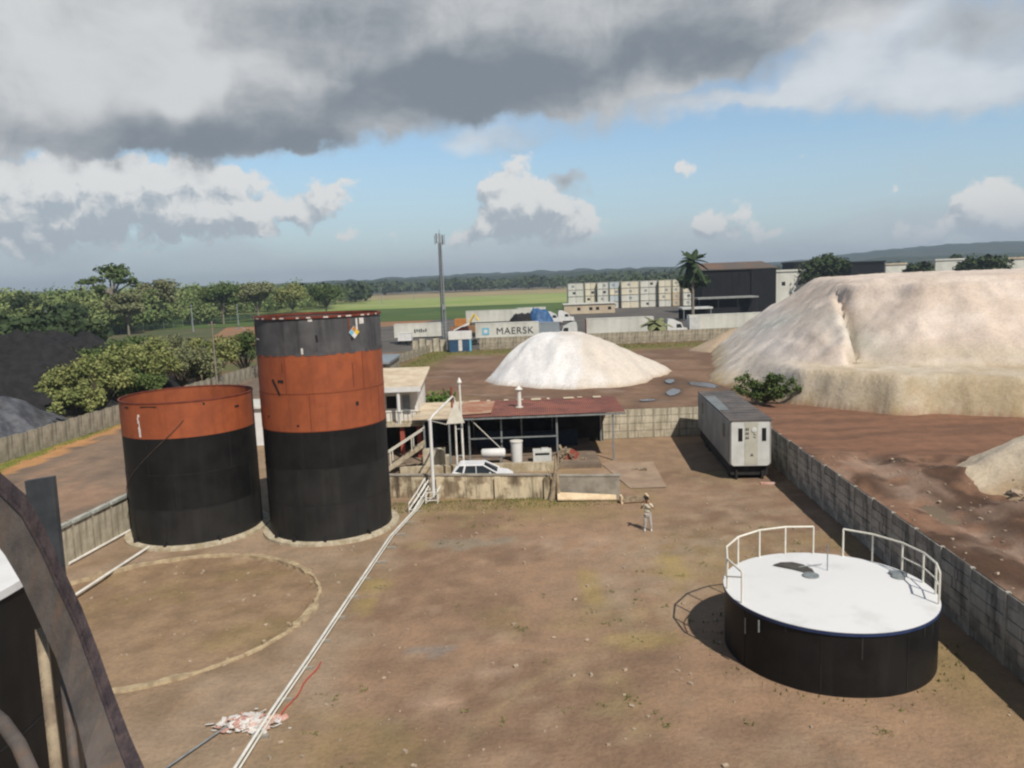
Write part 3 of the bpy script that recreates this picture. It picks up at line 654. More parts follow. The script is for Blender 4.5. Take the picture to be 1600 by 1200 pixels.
# hanging struts below the stringer and a second rail in the corner
for a, b, w in (((64, 985, 4.6), (104, 1330, 3.6), .07), ((100, 1045, 4.4), (132, 1330, 3.6), .06)):
    p, q = at(*a)-inv, at(*b)-inv; g = MB(); g.tube([p, q], w*.55, 4); g.build('strut', wood_g if w > .065 else stringm, st)
g = MB(); g.mark(); g.tube([at(-30, 1100, 4.3)-inv, at(5, 1130, 4.1)-inv, at(30, 1165, 3.9)-inv, at(52, 1215, 3.7)-inv, at(70, 1290, 3.5)-inv], .04, 8); g.build('lower_rail', stringm, st)
pl = MB(); p0 = [at(38, 752, 6.4), at(82, 745, 6.4), at(99, 905, 6.4), at(60, 905, 6.4)]
vs = [p for p in p0]+[p+Vector((0, .05, 0)) for p in p0]; cc = sum(p0, Vector())/4
pl.add([p-cc for p in vs], [(0, 3, 2, 1), (4, 5, 6, 7), (0, 1, 5, 4), (1, 2, 6, 5), (2, 3, 7, 6), (3, 0, 4, 7)])
tag(pl.build('steel_plate', steelb, None, cc), 'dark blue-grey upright steel plate just behind the curved stringer', 'steel plate')

# ------------------------------------------------------------------ ring foundation, pipes, ground litter
rf = thing('foundation_ring', 'broken cream concrete ring footing flush with the dirt left of the pipes', 'tank footing', (RG[0], RG[1], 0))
g = MB(); n = 160; rr = random.Random(11)
vs = []; 
for k in range(n):
    a = 2*pi*k/n; jr = .06*nz(cos(a)*5, sin(a)*5, 1.2, 4); w = .17+.07*nz(cos(a)*9, sin(a)*9, 1.4, 8)
    if -1.0 < a-2*pi < -.3 or (a > 0 and a < .6): w = .05+.05*rr.random()
    zt = .07+.05*rr.random()*(1 if w > .1 else .3)
    for r_, z_ in ((6.5+jr-w, -.05), (6.5+jr-w*.9, zt), (6.5+jr+w*.9, zt), (6.5+jr+w, -.05)): vs.append((r_*cos(a), r_*sin(a), z_))
fs = [(k*4+j, ((k+1) % n)*4+j, ((k+1) % n)*4+j+1, k*4+j+1) for k in range(n) for j in range(3)]
g.add(vs, fs); ringm = mat('yellowed_concrete', (.50, .40, .25), (.33, .25, .16), 1.8, .95, streak=(.24, .17, .11), sk=.5, bump=.5, big=.35)
g.build('ring_wall', ringm, rf)
g = MB()
for k in range(14):
    a = rr.uniform(-.9, .9)-.2; r_ = 6.45+rr.uniform(-.25, .25); s_ = rr.uniform(.08, .18)
    g.box((r_*cos(a), r_*sin(a), .04), (s_, s_*rr.uniform(.4, 1), rr.uniform(.06, .14)), rz=rr.uniform(0, 3))
each(g, 'broken_chunk', ringm, rf)

PP = [(-5.35, 46.0, .75), (-5.55, 45.2, .35), (-5.8, 43.6, .14), (-6.62, 38.5, .14), (-6.95, 34, .14), (-7.22, 30.3, .14), (-7.55, 25.5, .14), (-7.82, 22.1, .14), (-7.95, 19.4, .14), (-8.1, 12, .14)]
pp = thing('pipeline', 'long white pipe pair crossing the yard from the pole base towards the viewer', 'pipe', (-7, 30, 0))
def sweep(off, r, name, m, P_=PP, par=pp, base=(-7, 30, 0)):
    g = MB(); g.tube([(x+off-base[0], y-base[1], z-base[2]) for x, y, z in P_], r, 8); return g.build(name, m, par)
sweep(0, .05, 'pipe', white_m); sweep(.14, .03, 'pipe', ivory)
g = MB()
for k in range(16):
    y = 43-k*2.0; x = -5.9-(43-y)*.085 if y > 34 else -6.95-(34-y)*.07
    g.box((x+.1+7, y-30, .05), (.5, .12, .1))
each(g, 'pipe_support', grey_conc, pp)
hs = MB(); hs.tube([(-7.05-.045*i+.05*sin(i*1.3), 25.4-i*.36, .06) for i in range(11)], .022, 6)
tag(hs.build('hose', redp), 'thin red hose lying along the right side of the white pipes', 'hose')
for (a, b, lb) in (((-22.0, 36.2), (-21.45, 41.4), 'pale pipe on the ground along the foot of the near left precast wall'), ((-19.45, 32.0), (-19.05, 38.3), 'pale ground pipe running from the shorter tank across the ring')):
    g = MB(); m_ = ((a[0]+b[0])/2, (a[1]+b[1])/2); g.tube([(a[0]-m_[0], a[1]-m_[1], .12), (b[0]-m_[0], b[1]-m_[1], .12)], .07, 8)
    tag(g.build('pipe', white_m, None, (*m_, 0)), lb, 'pipe')
g = MB(); g.tube([(-10.1, 19.2, .1), (-8.9, 21.6, .1)], .03, 6); tag(g.build('pipe', galv), 'thin dark conduit running out of the litter heap to the frame bottom', 'pipe')
# litter heap
g = MB(); g2 = MB(); rr = random.Random(4)
for k in range(260):
    x = rr.gauss(0, .38); y = rr.gauss(0, .2); s_ = rr.uniform(.08, .26); Mx = Matrix.Rotation(rr.uniform(0, 6), 3, 'Z') @ Matrix.Rotation(rr.uniform(-.6, .6), 3, 'X')
    (g if rr.random() < .62 else g2).box((x*1.1, y, .03+.12*rr.random()*exp(-x*x-y*y)), (s_, s_*.7, .02), M=Mx)
lt = thing('litter_heap', 'heap of white and pink scraps beside the pipes at the bottom', 'rubbish', (-8.35, 21.75, 0))
tag(g.build('white_scrap', paper_m, lt), kind='stuff'); tag(g2.build('pink_scrap', pinkrub, lt), kind='stuff')
g = MB(); rr = random.Random(17)
for k in range(750):
    x = rr.uniform(-22, 14.5); y = rr.uniform(15, 44)
    if hypot(x-T1[0], y-T1[1]) < 4 or hypot(x-T2[0], y-T2[1]) < 4 or hypot(x-LT[0], y-LT[1]) < 3.6: continue
    s_ = .025+.085*rr.random()**3; Mx = Matrix.Rotation(rr.uniform(0, 6), 3, 'Z') @ Matrix.Rotation(rr.uniform(-.5, .5), 3, 'X'); g.box((x, y, gh(x, y)+s_*.3), (s_*1.6, s_, s_*.8), M=Mx)
for k in range(260):
    x = rr.uniform(18.5, 27); y = rr.uniform(18, 50); s_ = .03+.10*rr.random()**3; Mx = Matrix.Rotation(rr.uniform(0, 6), 3, 'Z') @ Matrix.Rotation(rr.uniform(-.5, .5), 3, 'X'); g.box((x, y, gh(x, y)+s_*.25), (s_*1.6, s_, s_*.7), M=Mx)
tag(g.build('gravel', gbell), 'loose stones scattered over the yard and the muddy strip', 'stones', kind='stuff')

# ------------------------------------------------------------------ walls
def precast(label, p0, p1, h, bay, m, postm, rows=5, cap=None, group=None, jig=.0, th=.09):
    dx, dy = p1[0]-p0[0], p1[1]-p0[1]; L = hypot(dx, dy); an = atan2(dy, dx); n = max(1, round(L/bay)); b = L/n
    t = thing('precast_wall', label, 'wall', (*p0, 0), an, group)
    g = MB(); rh = h/rows; rr_ = random.Random(int(L*10))
    vars_ = []
    for q in range(3):
        g = MB()
        for r_ in range(rows):
            if rows == 1:
                for w_ in range(3): g.box((b/2+(w_-1)*(b-.12)/3, rr_.uniform(-jig, jig)*.4, h/2+rr_.uniform(-.08, .04)), ((b-.12)/3-.02, th, h), mi=0)
            else:
                cut = .35+.3*((r_ % 2)*.8+rr_.uniform(0, .3)); wl_ = (b-.12)*cut; wr_ = (b-.12)*(1-cut)
                g.box((.06+wl_/2, rr_.uniform(-jig, jig), (r_+.5)*rh), (wl_-.03, th, rh-.035)); g.box((b-.06-wr_/2, rr_.uniform(-jig, jig), (r_+.5)*rh), (wr_-.03, th, rh-.035))
                g.box((b/2, 0, (r_+.5)*rh), (b-.14, th*.3, rh), mi=1)
        vars_.append(g)
    first = [None]*3; pg = MB(); pg.box((0, 0, h/2), (.13, th+.06, h+.02)); fp = None
    for i in range(n):
        q = i % 3
        if first[q] is None: first[q] = vars_[q].build('wall_panel', [m, seam_m], t, (i*b, 0, 0))
        else: inst(first[q], 'wall_panel', t, (i*b, 0, 0))
        if fp is None: fp = pg.build('wall_post', postm, t, (i*b, 0, 0))
        else: inst(fp, 'wall_post', t, (i*b, 0, 0))
    inst(fp, 'wall_post', t, (L, 0, 0))
    if cap: g = MB(); [g.box((i*b+b/2, 0, h+.05), (b-.16, th+.2, .14)) for i in range(n)]; each(g, 'coping', cap, t)
    return t
precast('long grey block wall down the right of the yard behind the squat tank', (wallx(15), 15), (wallx(62), 62), 2.5, 2.15, precast_g, precast_g, 6, jig=.025)
precast('sunlit cream block wall closing the yard between red roof and trailer', (7.2, 61.4), (17.7, 61.6), 2.4, 2.1, precast_w, precast_t, 4)
precast('near grey and white capped wall left of the shorter tank', (-22.6, 30.5), (-21.3, 44.5), 2.0, 1.5, precast_w, precast_t, 1, cap=cap_m)
precast('tan panel wall running back along the far side of the left lane', (-42.2, 48), (-38.4, 116), 1.95, 1.9, precast_t, precast_t, 1, jig=.06)
precast('tan boundary wall between the brown yard and the parked trucks', (-6, 149.6), (60, 153), 2.3, 3.0, precast_t, precast_t, 2)
precast('low weathered wall slanting back beside the grass strip at the left of the brown yard', (-23.5, 104), (-15.6, 148), 1.5, 2.8, precast_t, precast_t, 2)
g = MB()
for i in range(7): g.bx(-19+i*1.35, -17.9+i*1.35, 148.9, 149.15, -.1, 2.3+.3*(i % 2))
bw = thing('broken_wall', 'gappy pale wall pieces at the foot of the phone mast', 'wall'); each(g, 'wall_piece', precast_w, bw)
# retaining wall of the lower yard
rw = thing('retaining_wall', 'stained cream wall in front of the parked white car', 'wall', (-7.9, 46.3, 0), atan2(-1.5, 10.4))
MB().bx(0, 10.2, -.12, .12, -.05, 1.42).build('wall_face', retain_m, rw); MB().bx(0, 10.25, -.17, .17, 1.422, 1.5).build('coping', grey_conc, rw)
for x in (3.3, 6.9, 9.9): MB().box((x, -.2, .68), (.34, .18, 1.36)).build('buttress', retain_m, rw)
MB().bx(10.3, 14.2, -.14, .14, -.05, 1.38).build('rough_wall_end', grey_conc, rw)
MB().bx(10.27, 14.25, -.17, .2, 1.382, 1.44).build('coping', grey_conc, rw)
g = MB(); g.bx(-9.8, 6.0, 51.9, 61, .0, .28); tag(g.build('shed_floor', mat('shed_floor_dirt', (.24, .18, .13), (.16, .125, .095), .8, .95)), kind='structure')
g = MB(); g.bx(-7.9, 3.0, 51.5, 51.88, -.02, .62); tag(g.build('kerb_wall', cream_c), 'low pale kerb wall running along the front of the open shed', 'wall')
g = MB(); g.add([gp(940, 726)+Vector((0, 0, .04)), gp(1020, 722)+Vector((0, 0, .04)), gp(1042, 762)+Vector((0, 0, .04)), gp(985, 764)+Vector((0, 0, .04))], [(3, 2, 1, 0)])
slabm = mat('worn_slab', (.36, .265, .19), (.29, .21, .15), .8, .95); tag(g.build('concrete_pad', slabm), kind='structure')

# ------------------------------------------------------------------ open shed
sh_ = thing('open_shed', 'long open shed with red sheet roof on thin grey posts', 'shed', (0, 54, 0))
def L_(x, y, z): return (x, y-54, z)
g = MB(); n = 150
vs = []; 
for k in range(n+1):
    x = -3.9+11.9*k/n; dz = .016*(1 if k % 2 else -1); vs += [L_(x, 53.7+.05*nz(x, 0, 1.), 3.55+dz), L_(x+.2, 61.2, 3.55+dz)]
g.add(vs, [(2*k, 2*k+2, 2*k+3, 2*k+1) for k in range(n)]); g.build('red_roof', redroof, sh_)
g = MB(); rr = random.Random(8)
for k in range(9): x = -3.6+k*1.25+rr.uniform(0, .4); g.bx(x, x+rr.uniform(.2, .9), 60.2+rr.uniform(0, .5)-54, 61.15-54, 3.605, 3.62)
each(g, 'pale_roof_patch', beigeroof, sh_)
MB().bx(-7.2, -3.95, 53.6-54, 60.9-54, 3.52, 3.62).build('beige_roof', beigeroof, sh_)
MB().add([L_(-3.9, 54.4, 3.63), L_(-1.6, 54.9, 3.63), L_(-1.4, 60.4, 3.63), L_(-3.9, 60.8, 3.63)], [(0, 1, 2, 3)]).build('rusty_roof_patch', patchroof, sh_)
MB().bx(-7.2, 8.0, 53.75-54, 53.85-54, 3.36, 3.48).build('eave_beam', galv, sh_)
for x, y in ((-6.4, 54), (-4.6, 54), (-3.2, 54.2), (-.9, 54.6), (.6, 57.5), (3.1, 54.2), (7.1, 53.95), (7.0, 60.6), (-3.2, 60.6), (3.1, 60.6)):
    MB().bx(x-.06, x+.06, y-.06-54, y+.06-54, 0, 3.42).build('post', galv, sh_)
MB().bx(-3.2, 3.1, .1, .18, 1.86, 1.95).build('cross_rail', galv, sh_)
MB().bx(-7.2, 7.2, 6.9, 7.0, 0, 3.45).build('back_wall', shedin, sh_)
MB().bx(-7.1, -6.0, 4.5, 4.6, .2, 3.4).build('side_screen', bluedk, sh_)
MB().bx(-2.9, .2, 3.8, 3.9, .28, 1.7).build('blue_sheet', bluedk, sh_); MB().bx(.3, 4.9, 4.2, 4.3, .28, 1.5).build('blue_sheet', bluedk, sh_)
MB().tube([L_(-3.0, 53.95, 3.3), L_(-.9, 53.95, 1.1)], .03, 6).build('brace', ivory, sh_)
g = MB(); g.tube([(0, 0, 0), (0, 0, 1.3)], .16, 12); g.lathe([(.16, 1.3), (.30, 1.32), (.02, 1.6)], 12); g.lathe([(.17, 0), (.3, -.02), (.3, -.05)], 12)
o = tag(g.build('chimney', white_m, None, (.5, 57.4, 3.6)), 'white capped flue pipe standing on the red roof', 'chimney')
g = MB(); g.box((.0, 0, .65), (1.9, .9, .65)); tag(g.build('low_partition', precast_w, None, (-5.6, 53.2, 0)), 'cream block low wall under the beige end of the shed roof', 'wall')
g = MB(); g.bx(-.75, .75, -.4, .4, .3, 1.65); tag(g.build('block_cabinet', precast_w, None, (-5.6, 52.4, 0)), 'tall cream block kiosk just behind the thick white pole', 'cabinet')
# equipment under the shed
g = MB(); prof = []
t = thing('horizontal_tank', 'small white horizontal tank lying under the shed behind the car', 'tank', (-1.5, 53.2, .28))
g.tube([(-.85, 0, .75), (-.78, 0, .75), (.78, 0, .75), (.85, 0, .75)], [.2, .33, .33, .2], 16); g.build('tank_body', white_p, t)
for x in (-.5, .5): MB().box((x, 0, .22), (.12, .5, .44)).build('leg', galv, t)
t = thing('water_drum', 'tall white drum between the small tank and the generator', 'drum', (.15, 53.6, .28))
MB().lathe([(.001, 0), (.38, 0), (.40, .7), (.42, 1.35), (.42, 1.42)], 20).build('drum_body', white_p, t); MB().lathe([(.46, 1.42), (.46, 1.5), (.001, 1.55)], 20).build('lid', white_m, t)
t = thing('generator', 'white boxy generator at the right end under the shed', 'generator', (1.95, 53.3, .28))
MB().box((0, 0, .45), (1.3, .8, .8)).build('cabinet', tr_white, t); MB().box((0, -.41, .62), (1.0, .03, .14)).build('louvre', dark, t); MB().box((.2, 0, .9), (.5, .4, .1)).build('exhaust_box', tr_white, t)
t = thing('scrap_heap', 'brown and red scrap heaped between the generator and the dark bay', 'scrap', (3.6, 53.8, .0))
g = MB(); rr = random.Random(9)
for k in range(60): x = rr.gauss(0, .5); y = rr.gauss(0, .4); z = max(0, .9-abs(x))*rr.random(); g.box((x, y, .3+z), (rr.uniform(.1, .6), rr.uniform(.05, .2), rr.uniform(.04, .2)), M=Matrix.Rotation(rr.uniform(0, 6), 3, 'Z') @ Matrix.Rotation(rr.uniform(-1, 1), 3, 'Y'))
each(g, 'scrap_piece', wood_g, t); MB().box((.5, -.2, .5), (.7, .05, .9), M=Matrix.Rotation(.6, 3, 'Y')).build('red_sheet', brickred, t)
t = thing('debris', 'small jumble of dark and pale debris on the bare dirt right of the shed post', 'debris', (8.6, 50.6, 0))
g = MB(); [g.box((rr.gauss(0, .25), rr.gauss(0, .15), .08), (rr.uniform(.1, .4), .12, .12), rz=rr.uniform(0, 3)) for k in range(9)]; each(g, 'debris_piece', wood_g, t)

# ------------------------------------------------------------------ house with stair
h = thing('house', 'small white stilted house with a beige roof behind the tall tank', 'house', (-10, 59, 0))
g = MB(); hx0, hx1 = -3.0, 2.9
g.bx(hx0, hx1, -2.2, 3, 2.95, 3.9); g.bx(hx0, hx1, -2.2, 3, 4.85, 5.45); g.bx(hx0, .55, -2.2, 3, 3.9, 4.85); g.bx(1.35, 2.9, -2.2, 3, 3.9, 4.85)
g.build('wall', housew, h); MB().box((.95, -2.1, 4.37), (.8, .06, .96)).build('window', dark, h)
MB().box((2.05, -2.23, 4.2), (.55, .05, 1.4)).build('shutter', galv, h)
g = MB(); g.add([(-3.3, -3.3, 5.5), (3.35, -3.3, 5.5), (3.35, 3.4, 6.25), (-3.3, 3.4, 6.25), (-3.3, -3.3, 5.62), (3.35, -3.3, 5.62), (3.35, 3.4, 6.37), (-3.3, 3.4, 6.37)], [(3, 2, 1, 0), (4, 5, 6, 7), (0, 1, 5, 4), (1, 2, 6, 5), (2, 3, 7, 6), (3, 0, 4, 7)]); g.build('roof', beigeroof, h)
MB().bx(-3.3, 3.3, -3.36, -3.31, 5.28, 5.66).build('fascia', white_p, h)
MB().bx(-3.3, 3.3, -3.4, 3, 2.72, 2.94).build('floor_slab', cream_c, h)
for x in (1.6, -1.5): MB().lathe([(.13, 2.94), (.13, 5.3)], 12, (x, -3.15, 0)).build('column', white_p, h)
for x in (1.75, -1.6, 3.0): MB().bx(x-.16, x+.16, -3.1, -2.8, 0, 2.72).build('stilt', brickred, h)
g = MB(); g.bx(-3.2, 3.2, -3.3, -3.25, 3.75, 3.8); [g.bx(-3.2+i*.32, -3.16+i*.32, -3.3, -3.26, 2.95, 3.76) for i in range(20)]; g.build('balcony_rail', bark, h)
MB().bx(-3.2, 3.1, 1.5, 1.6, 0, 2.7).build('undercroft_wall', shedin, h)
s_ = thing('staircase', 'outdoor stair with pale handrail climbing beside the tall tank', 'stair', (-9.4, 51.4, 0))
for dy in (0, 1.0): MB().add([(0, dy, -.1), (0, dy, .25), (3.2, dy, 2.35), (3.2, dy, 2.0), (0, dy+.07, -.1), (0, dy+.07, .25), (3.2, dy+.07, 2.35), (3.2, dy+.07, 2.0)], [(0, 3, 2, 1), (4, 5, 6, 7), (0, 1, 5, 4), (1, 2, 6, 5), (2, 3, 7, 6), (3, 0, 4, 7)]).build('stringer', cream_c, s_)
for k in range(10): MB().box((.2+k*.31, .53, .2+k*.21), (.3, .98, .05)).build('tread', grey_conc, s_)
for dy in (.03, 1.03):
    MB().tube([(0, dy, 1.25), (3.2, dy, 3.2)], .05, 6).build('handrail', ivory, s_)
    for x in (.9, 2.4): MB().tube([(x, dy, .2+x*.65), (x, dy, 1.25+x*.61)], .04, 6).build('rail_post', ivory, s_)
g = MB(); g.box((0, 0, .35), (.35, .5, .7)); g.box((.0, .0, .8), (.2, .25, .3)); tag(g.build('valve_box', white_m, None, (-8.15, 46.7, .0)), 'white pump casing on the ledge at the foot of the outdoor stair', 'pump')

# pole and pipe gantry
pg = thing('pipe_gantry', 'tall thick white pole with pipes leaning to two taller white risers', 'pipe frame', (-4.95, 44.9, 0))
MB().tube([(0, 0, .25), (0, 0, 5.1)], .105, 10).build('pole', white_p, pg)
MB().tube([(0, 0, 5.0), (.12, .3, 5.2), (1.05, 4.4, 5.75), (1.12, 4.8, 5.6), (1.12, 4.8, .3)], .07, 8).build('riser_pipe', white_m, pg)
MB().tube([(.98, 4.6, 5.0), (1.0, 4.6, 6.35)], .07, 8).build('riser_tip', brickred, pg)
MB().tube([(1.55, 5.0, .3), (1.5, 5.0, 6.6)], .075, 8).build('riser_pipe', white_m, pg)
g = MB(); g.lathe([(.02, 6.9), (.16, 6.62), (.16, 6.55), (.05, 6.5)], 10, (1.5, 5.0, 0)); g.build('vent_cap', white_m, pg)
for z in (1.7, 3.5, 4.9): MB().tube([(1.1, 4.8, z), (1.53, 5.0, z)], .04, 6).build('cross_pipe', galv, pg)
MB().add([(.55, 4.6, 3.9), (1.75, 4.6, 3.95), (1.2, 4.6, 5.5), (.55, 4.68, 3.9), (1.75, 4.68, 3.95), (1.2, 4.68, 5.5)], [(0, 1, 2), (5, 4, 3), (0, 3, 4, 1), (1, 4, 5, 2), (2, 5, 3, 0)]).build('gusset', ivory, pg)
MB().tube([(-.1, -.1, 5.05), (.6, 4.0, 4.0)], .035, 6).build('guy_pipe', white_m, pg)
g = MB()
for x in (-.45, .25):
    g.tube([(x, -.45, 0), (x, -.45, .75)], .03, 6); g.tube([(x, .1, 0), (x, .1, .75)], .03, 6)
for z in (.25, .75): g.tube([(-.45, -.45, z), (.25, -.45, z), (.25, .1, z), (-.45, .1, z), (-.45, -.45, z)], .028, 6)
g.tube([(-.45, -.45, .1), (.25, -.45, .7)], .022, 6); g.tube([(.25, -.45, .75), (.45, -.3, 1.1)], .06, 6)
g.build('base_cage', white_m, pg)
g = MB(); Q = [(-.55, .6, 1.0), (-.9, -.6, .55), (-1.25, -2.0, .2)]
for o_ in (0, .28): g.tube([(x+o_, y, z) for x, y, z in Q], .05, 8); g.tube([(x+o_, y, z+.35) for x, y, z in Q], .04, 8)
for x, y, z in Q: g.tube([(x, y, .0), (x, y, z+.4)], .025, 6); g.tube([(x, y, z), (x+.28, y, z)], .025, 6)
g.build('pipe_manifold', white_m, pg)

# stakes and planks by the retaining wall
w = thing('dead_trunk', 'forked weathered trunk leaning on the cream wall', 'tree trunk', (2.3, 44.45, 0))
MB().tube([(-.2, 0, 0), (-.05, .05, 1.0), (.12, .1, 2.0), (.1, .15, 2.7)], [.2, .15, .1, .05], 8).build('trunk', wood_g, w)
MB().tube([(.25, -.1, 0), (.2, 0, .8), (.18, .05, 1.5), (.3, .15, 2.9)], [.15, .12, .1, .05], 8).build('trunk_fork', wood_g, w)
MB().tube([(.2, 0, 1.8), (.55, .1, 2.5)], [.05, .02], 6).build('branch', wood_g, w)
MB().tube([(-.1, 0, 1.2), (-.5, .1, 2.1)], [.05, .02], 6).build('branch', wood_g, w)
g = MB(); g.add([(-1.7, -.35, .12), (1.75, -.3, .05), (1.75, .0, .22), (-1.7, .1, .42), (-1.7, -.35, .2), (1.75, -.3, .12), (1.75, .0, .29), (-1.7, .1, .50)], [(3, 2, 1, 0), (4, 5, 6, 7), (0, 1, 5, 4), (1, 2, 6, 5), (2, 3, 7, 6), (3, 0, 4, 7)])
tag(g.build('plank', wood_l, None, (4.15, 44.2, 0), -.05), 'long pale plank resting against the right part of the cream wall', 'plank')
t = thing('trough', 'low pale wooden trough frame on the grass behind the standing man', 'trough', (6.85, 43.4, 0), .05)
for y in (-.25, .25): MB().box((0, y, .2), (1.5, .06, .16)).build('side_board', wood_g, t)
for x in (-.75, .75): MB().box((x, 0, .22), (.12, .56, .42), rz=0).build('end_board', wood_l, t)

# ------------------------------------------------------------------ car
car = thing('parked_car', 'white hatchback parked behind the cream wall', 'car', (-2.1, 48.7, 0), -.06)
sec = [(-1.95, .5, .95, .80), (-1.85, .35, 1.05, .84), (-1.0, .3, .95, .84), (.9, .3, .92, .84), (1.55, .35, .82, .82), (1.95, .42, .62, .74)]
def loft(secs, m, name, par, rnd=.08):
    g = MB(); vs = []
    for x, z0, z1, w in secs: vs += [(x, -w, z0), (x, -w, z1-rnd), (x, -w+rnd, z1), (x, w-rnd, z1), (x, w, z1-rnd), (x, w, z0)]
    n = len(secs); fs = [(i*6+k, i*6+(k+1) % 6, (i+1)*6+(k+1) % 6, (i+1)*6+k) for i in range(n-1) for k in range(6)]
    fs += [(5, 4, 3, 2, 1, 0), tuple((n-1)*6+k for k in range(6))]; g.add(vs, fs); return g.build(name, m, par)
body = loft(sec, carw, 'body', car)
def cabin(zs, inset, m, name, par, shrink=0.0):
    g = MB(); B = [(-1.9, .93), (1.0, .90)]; T = [(-1.45, 1.40), (.1, 1.40)]
    vs = [(B[0][0]+shrink, -.80, B[0][1]), (B[1][0]-shrink, -.80, B[1][1]), (B[1][0]-shrink, .80, B[1][1]), (B[0][0]+shrink, .80, B[0][1]), (T[0][0], -.62, T[0][1]), (T[1][0], -.62, T[1][1]), (T[1][0], .62, T[1][1]), (T[0][0], .62, T[0][1])]
    g.add(vs, [(3, 2, 1, 0), (4, 5, 6, 7), (0, 1, 5, 4), (1, 2, 6, 5), (2, 3, 7, 6), (3, 0, 4, 7)]); return g.build(name, m, par)
cabin(None, None, glass, 'windows', car, .04)
g = MB()
for y in (-1, 1):
    for (x0, x1, w) in ((-1.9, -1.47, .13), (1.0, .1, .1), (-1.2, -1.08, .13), (-.35, -.38, .05)): g.tube([(x0, y*.81, .92), (x1, y*.63, 1.40)], w/2, 6)
g.tube([(-1.47, -.63, 1.41), (.12, -.63, 1.41)], .05, 6); g.tube([(-1.47, .63, 1.41), (.12, .63, 1.41)], .05, 6); each(g, 'window_pillar', carw, car)
MB().box((-.67, 0, 1.425), (1.62, 1.28, .06)).build('roof', carw, car)
for x in (-1.25, 1.25):
    for y in (-.8, .8):
        wl = MB(); wl.tube([(0, -.1, 0), (0, .1, 0)], .3, 18); wl = wl.build('wheel', rubber, car, (x, y, .3)); MB().tube([(0, -.105, 0), (0, .105, 0)], .17, 12).build('rim', galv, wl)
for y in (-.6, .6): MB().box((1.93, y, .55), (.06, .3, .12)).build('headlight', glass, car)
MB().box((.55, -.9, .95), (.12, .14, .1)).build('wing_mirror', carw, car)

# ------------------------------------------------------------------ office trailer
tr = thing('office_trailer', 'old boxy grey trailer with white front end by the right wall', 'trailer', (14.8, 47.15, 0), -.085)
TL, TW, TZ0, TZ1 = 12.4, 2.6, .95, 3.85
g = MB(); r_ = .22
def rrect(w, z0, z1, r, n=5):
    ps = []
    for cx, cz, a0_ in ((w/2-r, z1-r, 0), (-w/2+r, z1-r, pi/2), (-w/2+r, z0+r, pi), (w/2-r, z0+r, 3*pi/2)):
        for k in range(n+1): a = a0_+pi/2*k/n; ps.append((cx+r*cos(a), cz+r*sin(a)))
    return ps
pr_ = rrect(TW, TZ0, TZ1, .2)
vs = []
for y, s in ((0, .9), (.05, .965), (.16, 1.0), (TL, 1.0)): vs += [(x*s, y, (z-2.4)*(.97+.03*s if s < 1 else 1)+2.4) for x, z in pr_]
m_ = len(pr_); fs = [(i*m_+k, (i+1)*m_+k, (i+1)*m_+(k+1) % m_, i*m_+(k+1) % m_) for i in range(3) for k in range(m_)]
g.add(vs, fs, 0, False); g.add(vs[:m_], [tuple(range(m_))], 1); g.add(vs[-m_:], [tuple(range(m_-1, -1, -1))], 0)
g.build('body', [tr_grey, tr_white], tr)
g = MB(); g.bx(-TW/2-.02, TW/2+.02, -.05, TL+.05, TZ1-.03, TZ1+.06); g.build('roof', tr_roof, tr)
g = MB()
for k in range(13): g.bx(-TW/2, TW/2, .5+k*.98, .53+k*.98, TZ1+.062, TZ1+.085)
g.bx(-1.25, .1, 6.8, 9.8, TZ1+.064, TZ1+.08); g.build('roof_seam', tr_roof, tr)
sidepale = mat('pale_roof_panel', (.19, .205, .21), (.15, .165, .17), .8, .7); MB().add([(-1.31, 3.5, TZ1+.087), (-.6, 3.5, TZ1+.087), (-.45, 9.8, TZ1+.087), (-1.31, 9.8, TZ1+.087)], [(0, 1, 2, 3)]).build('pale_roof_panel', sidepale, tr)
MB().bx(-.35, .45, -.022, -.004, TZ0+.08, TZ1-.12).build('door', tr_cream, tr)
for x in (-.62, .83): MB().box((x, -.012, 2.95), (.26, .02, .82)).build('window', dark, tr)
g = MB(); rr = random.Random(2)
for z in (3.25, 2.98, 2.7): g.box((-.22, -.028, z), (.22, .01, .05)); g.box((-.26, -.028, z+.09), (.06, .01, .1)); g.box((-.15, -.028, z+.08), (.05, .01, .12))
for z in (2.78, 2.95): g.box((.24, -.028, z), (.16, .01, .05), M=Matrix.Rotation(.5, 3, 'Y'))
g.box((.08, -.028, 1.6), (.22, .01, .04)); g.box((.08, -.028, 1.68), (.1, .01, .08)); each(g, 'stencil_mark', letter, tr)
g = MB(); g.lathe([(.001, .0), (.16, 0), (.16, .04), (.001, .05)], 16); o = g.build('round_lamp', tr_white, tr, (.22, -.02, 3.25)); o.rotation_euler.x = pi/2
g = MB()
for k in range(20): g.bx(-TW/2-.015, -TW/2-.001, .3+k*.62, .33+k*.62, TZ0+.2, TZ1-.2)
g.build('side_seam', tr_grey, tr)
for y in (1.75, 10.2): MB().bx(-TW/2-.02, -TW/2-.003, y-.28, y+.28, 2.5, 3.35).build('window', dark, tr)
g = MB(); g.bx(-1.15, 1.15, .35, TL-.3, .28, .93); g.build('chassis', rubber, tr)
for y in (8.6, 9.8, 1.2):
    for x in (-1.0, 1.0): g = MB(); g.tube([(x-.13, y, .45), (x+.13, y, .45)], .45, 20); g.build('wheel', rubber, tr)
for x in (-.8, .8): MB().bx(x-.06, x+.06, .25, .37, 0, .75).build('leg', rubber, tr)
g = MB(); g.box((0, 0, .05), (.9, .3, .08)); tag(g.build('red_board', pinkrub, None, (15.6, 46.2, 0), -.15), 'short reddish board lying in front of the trailer', 'board')

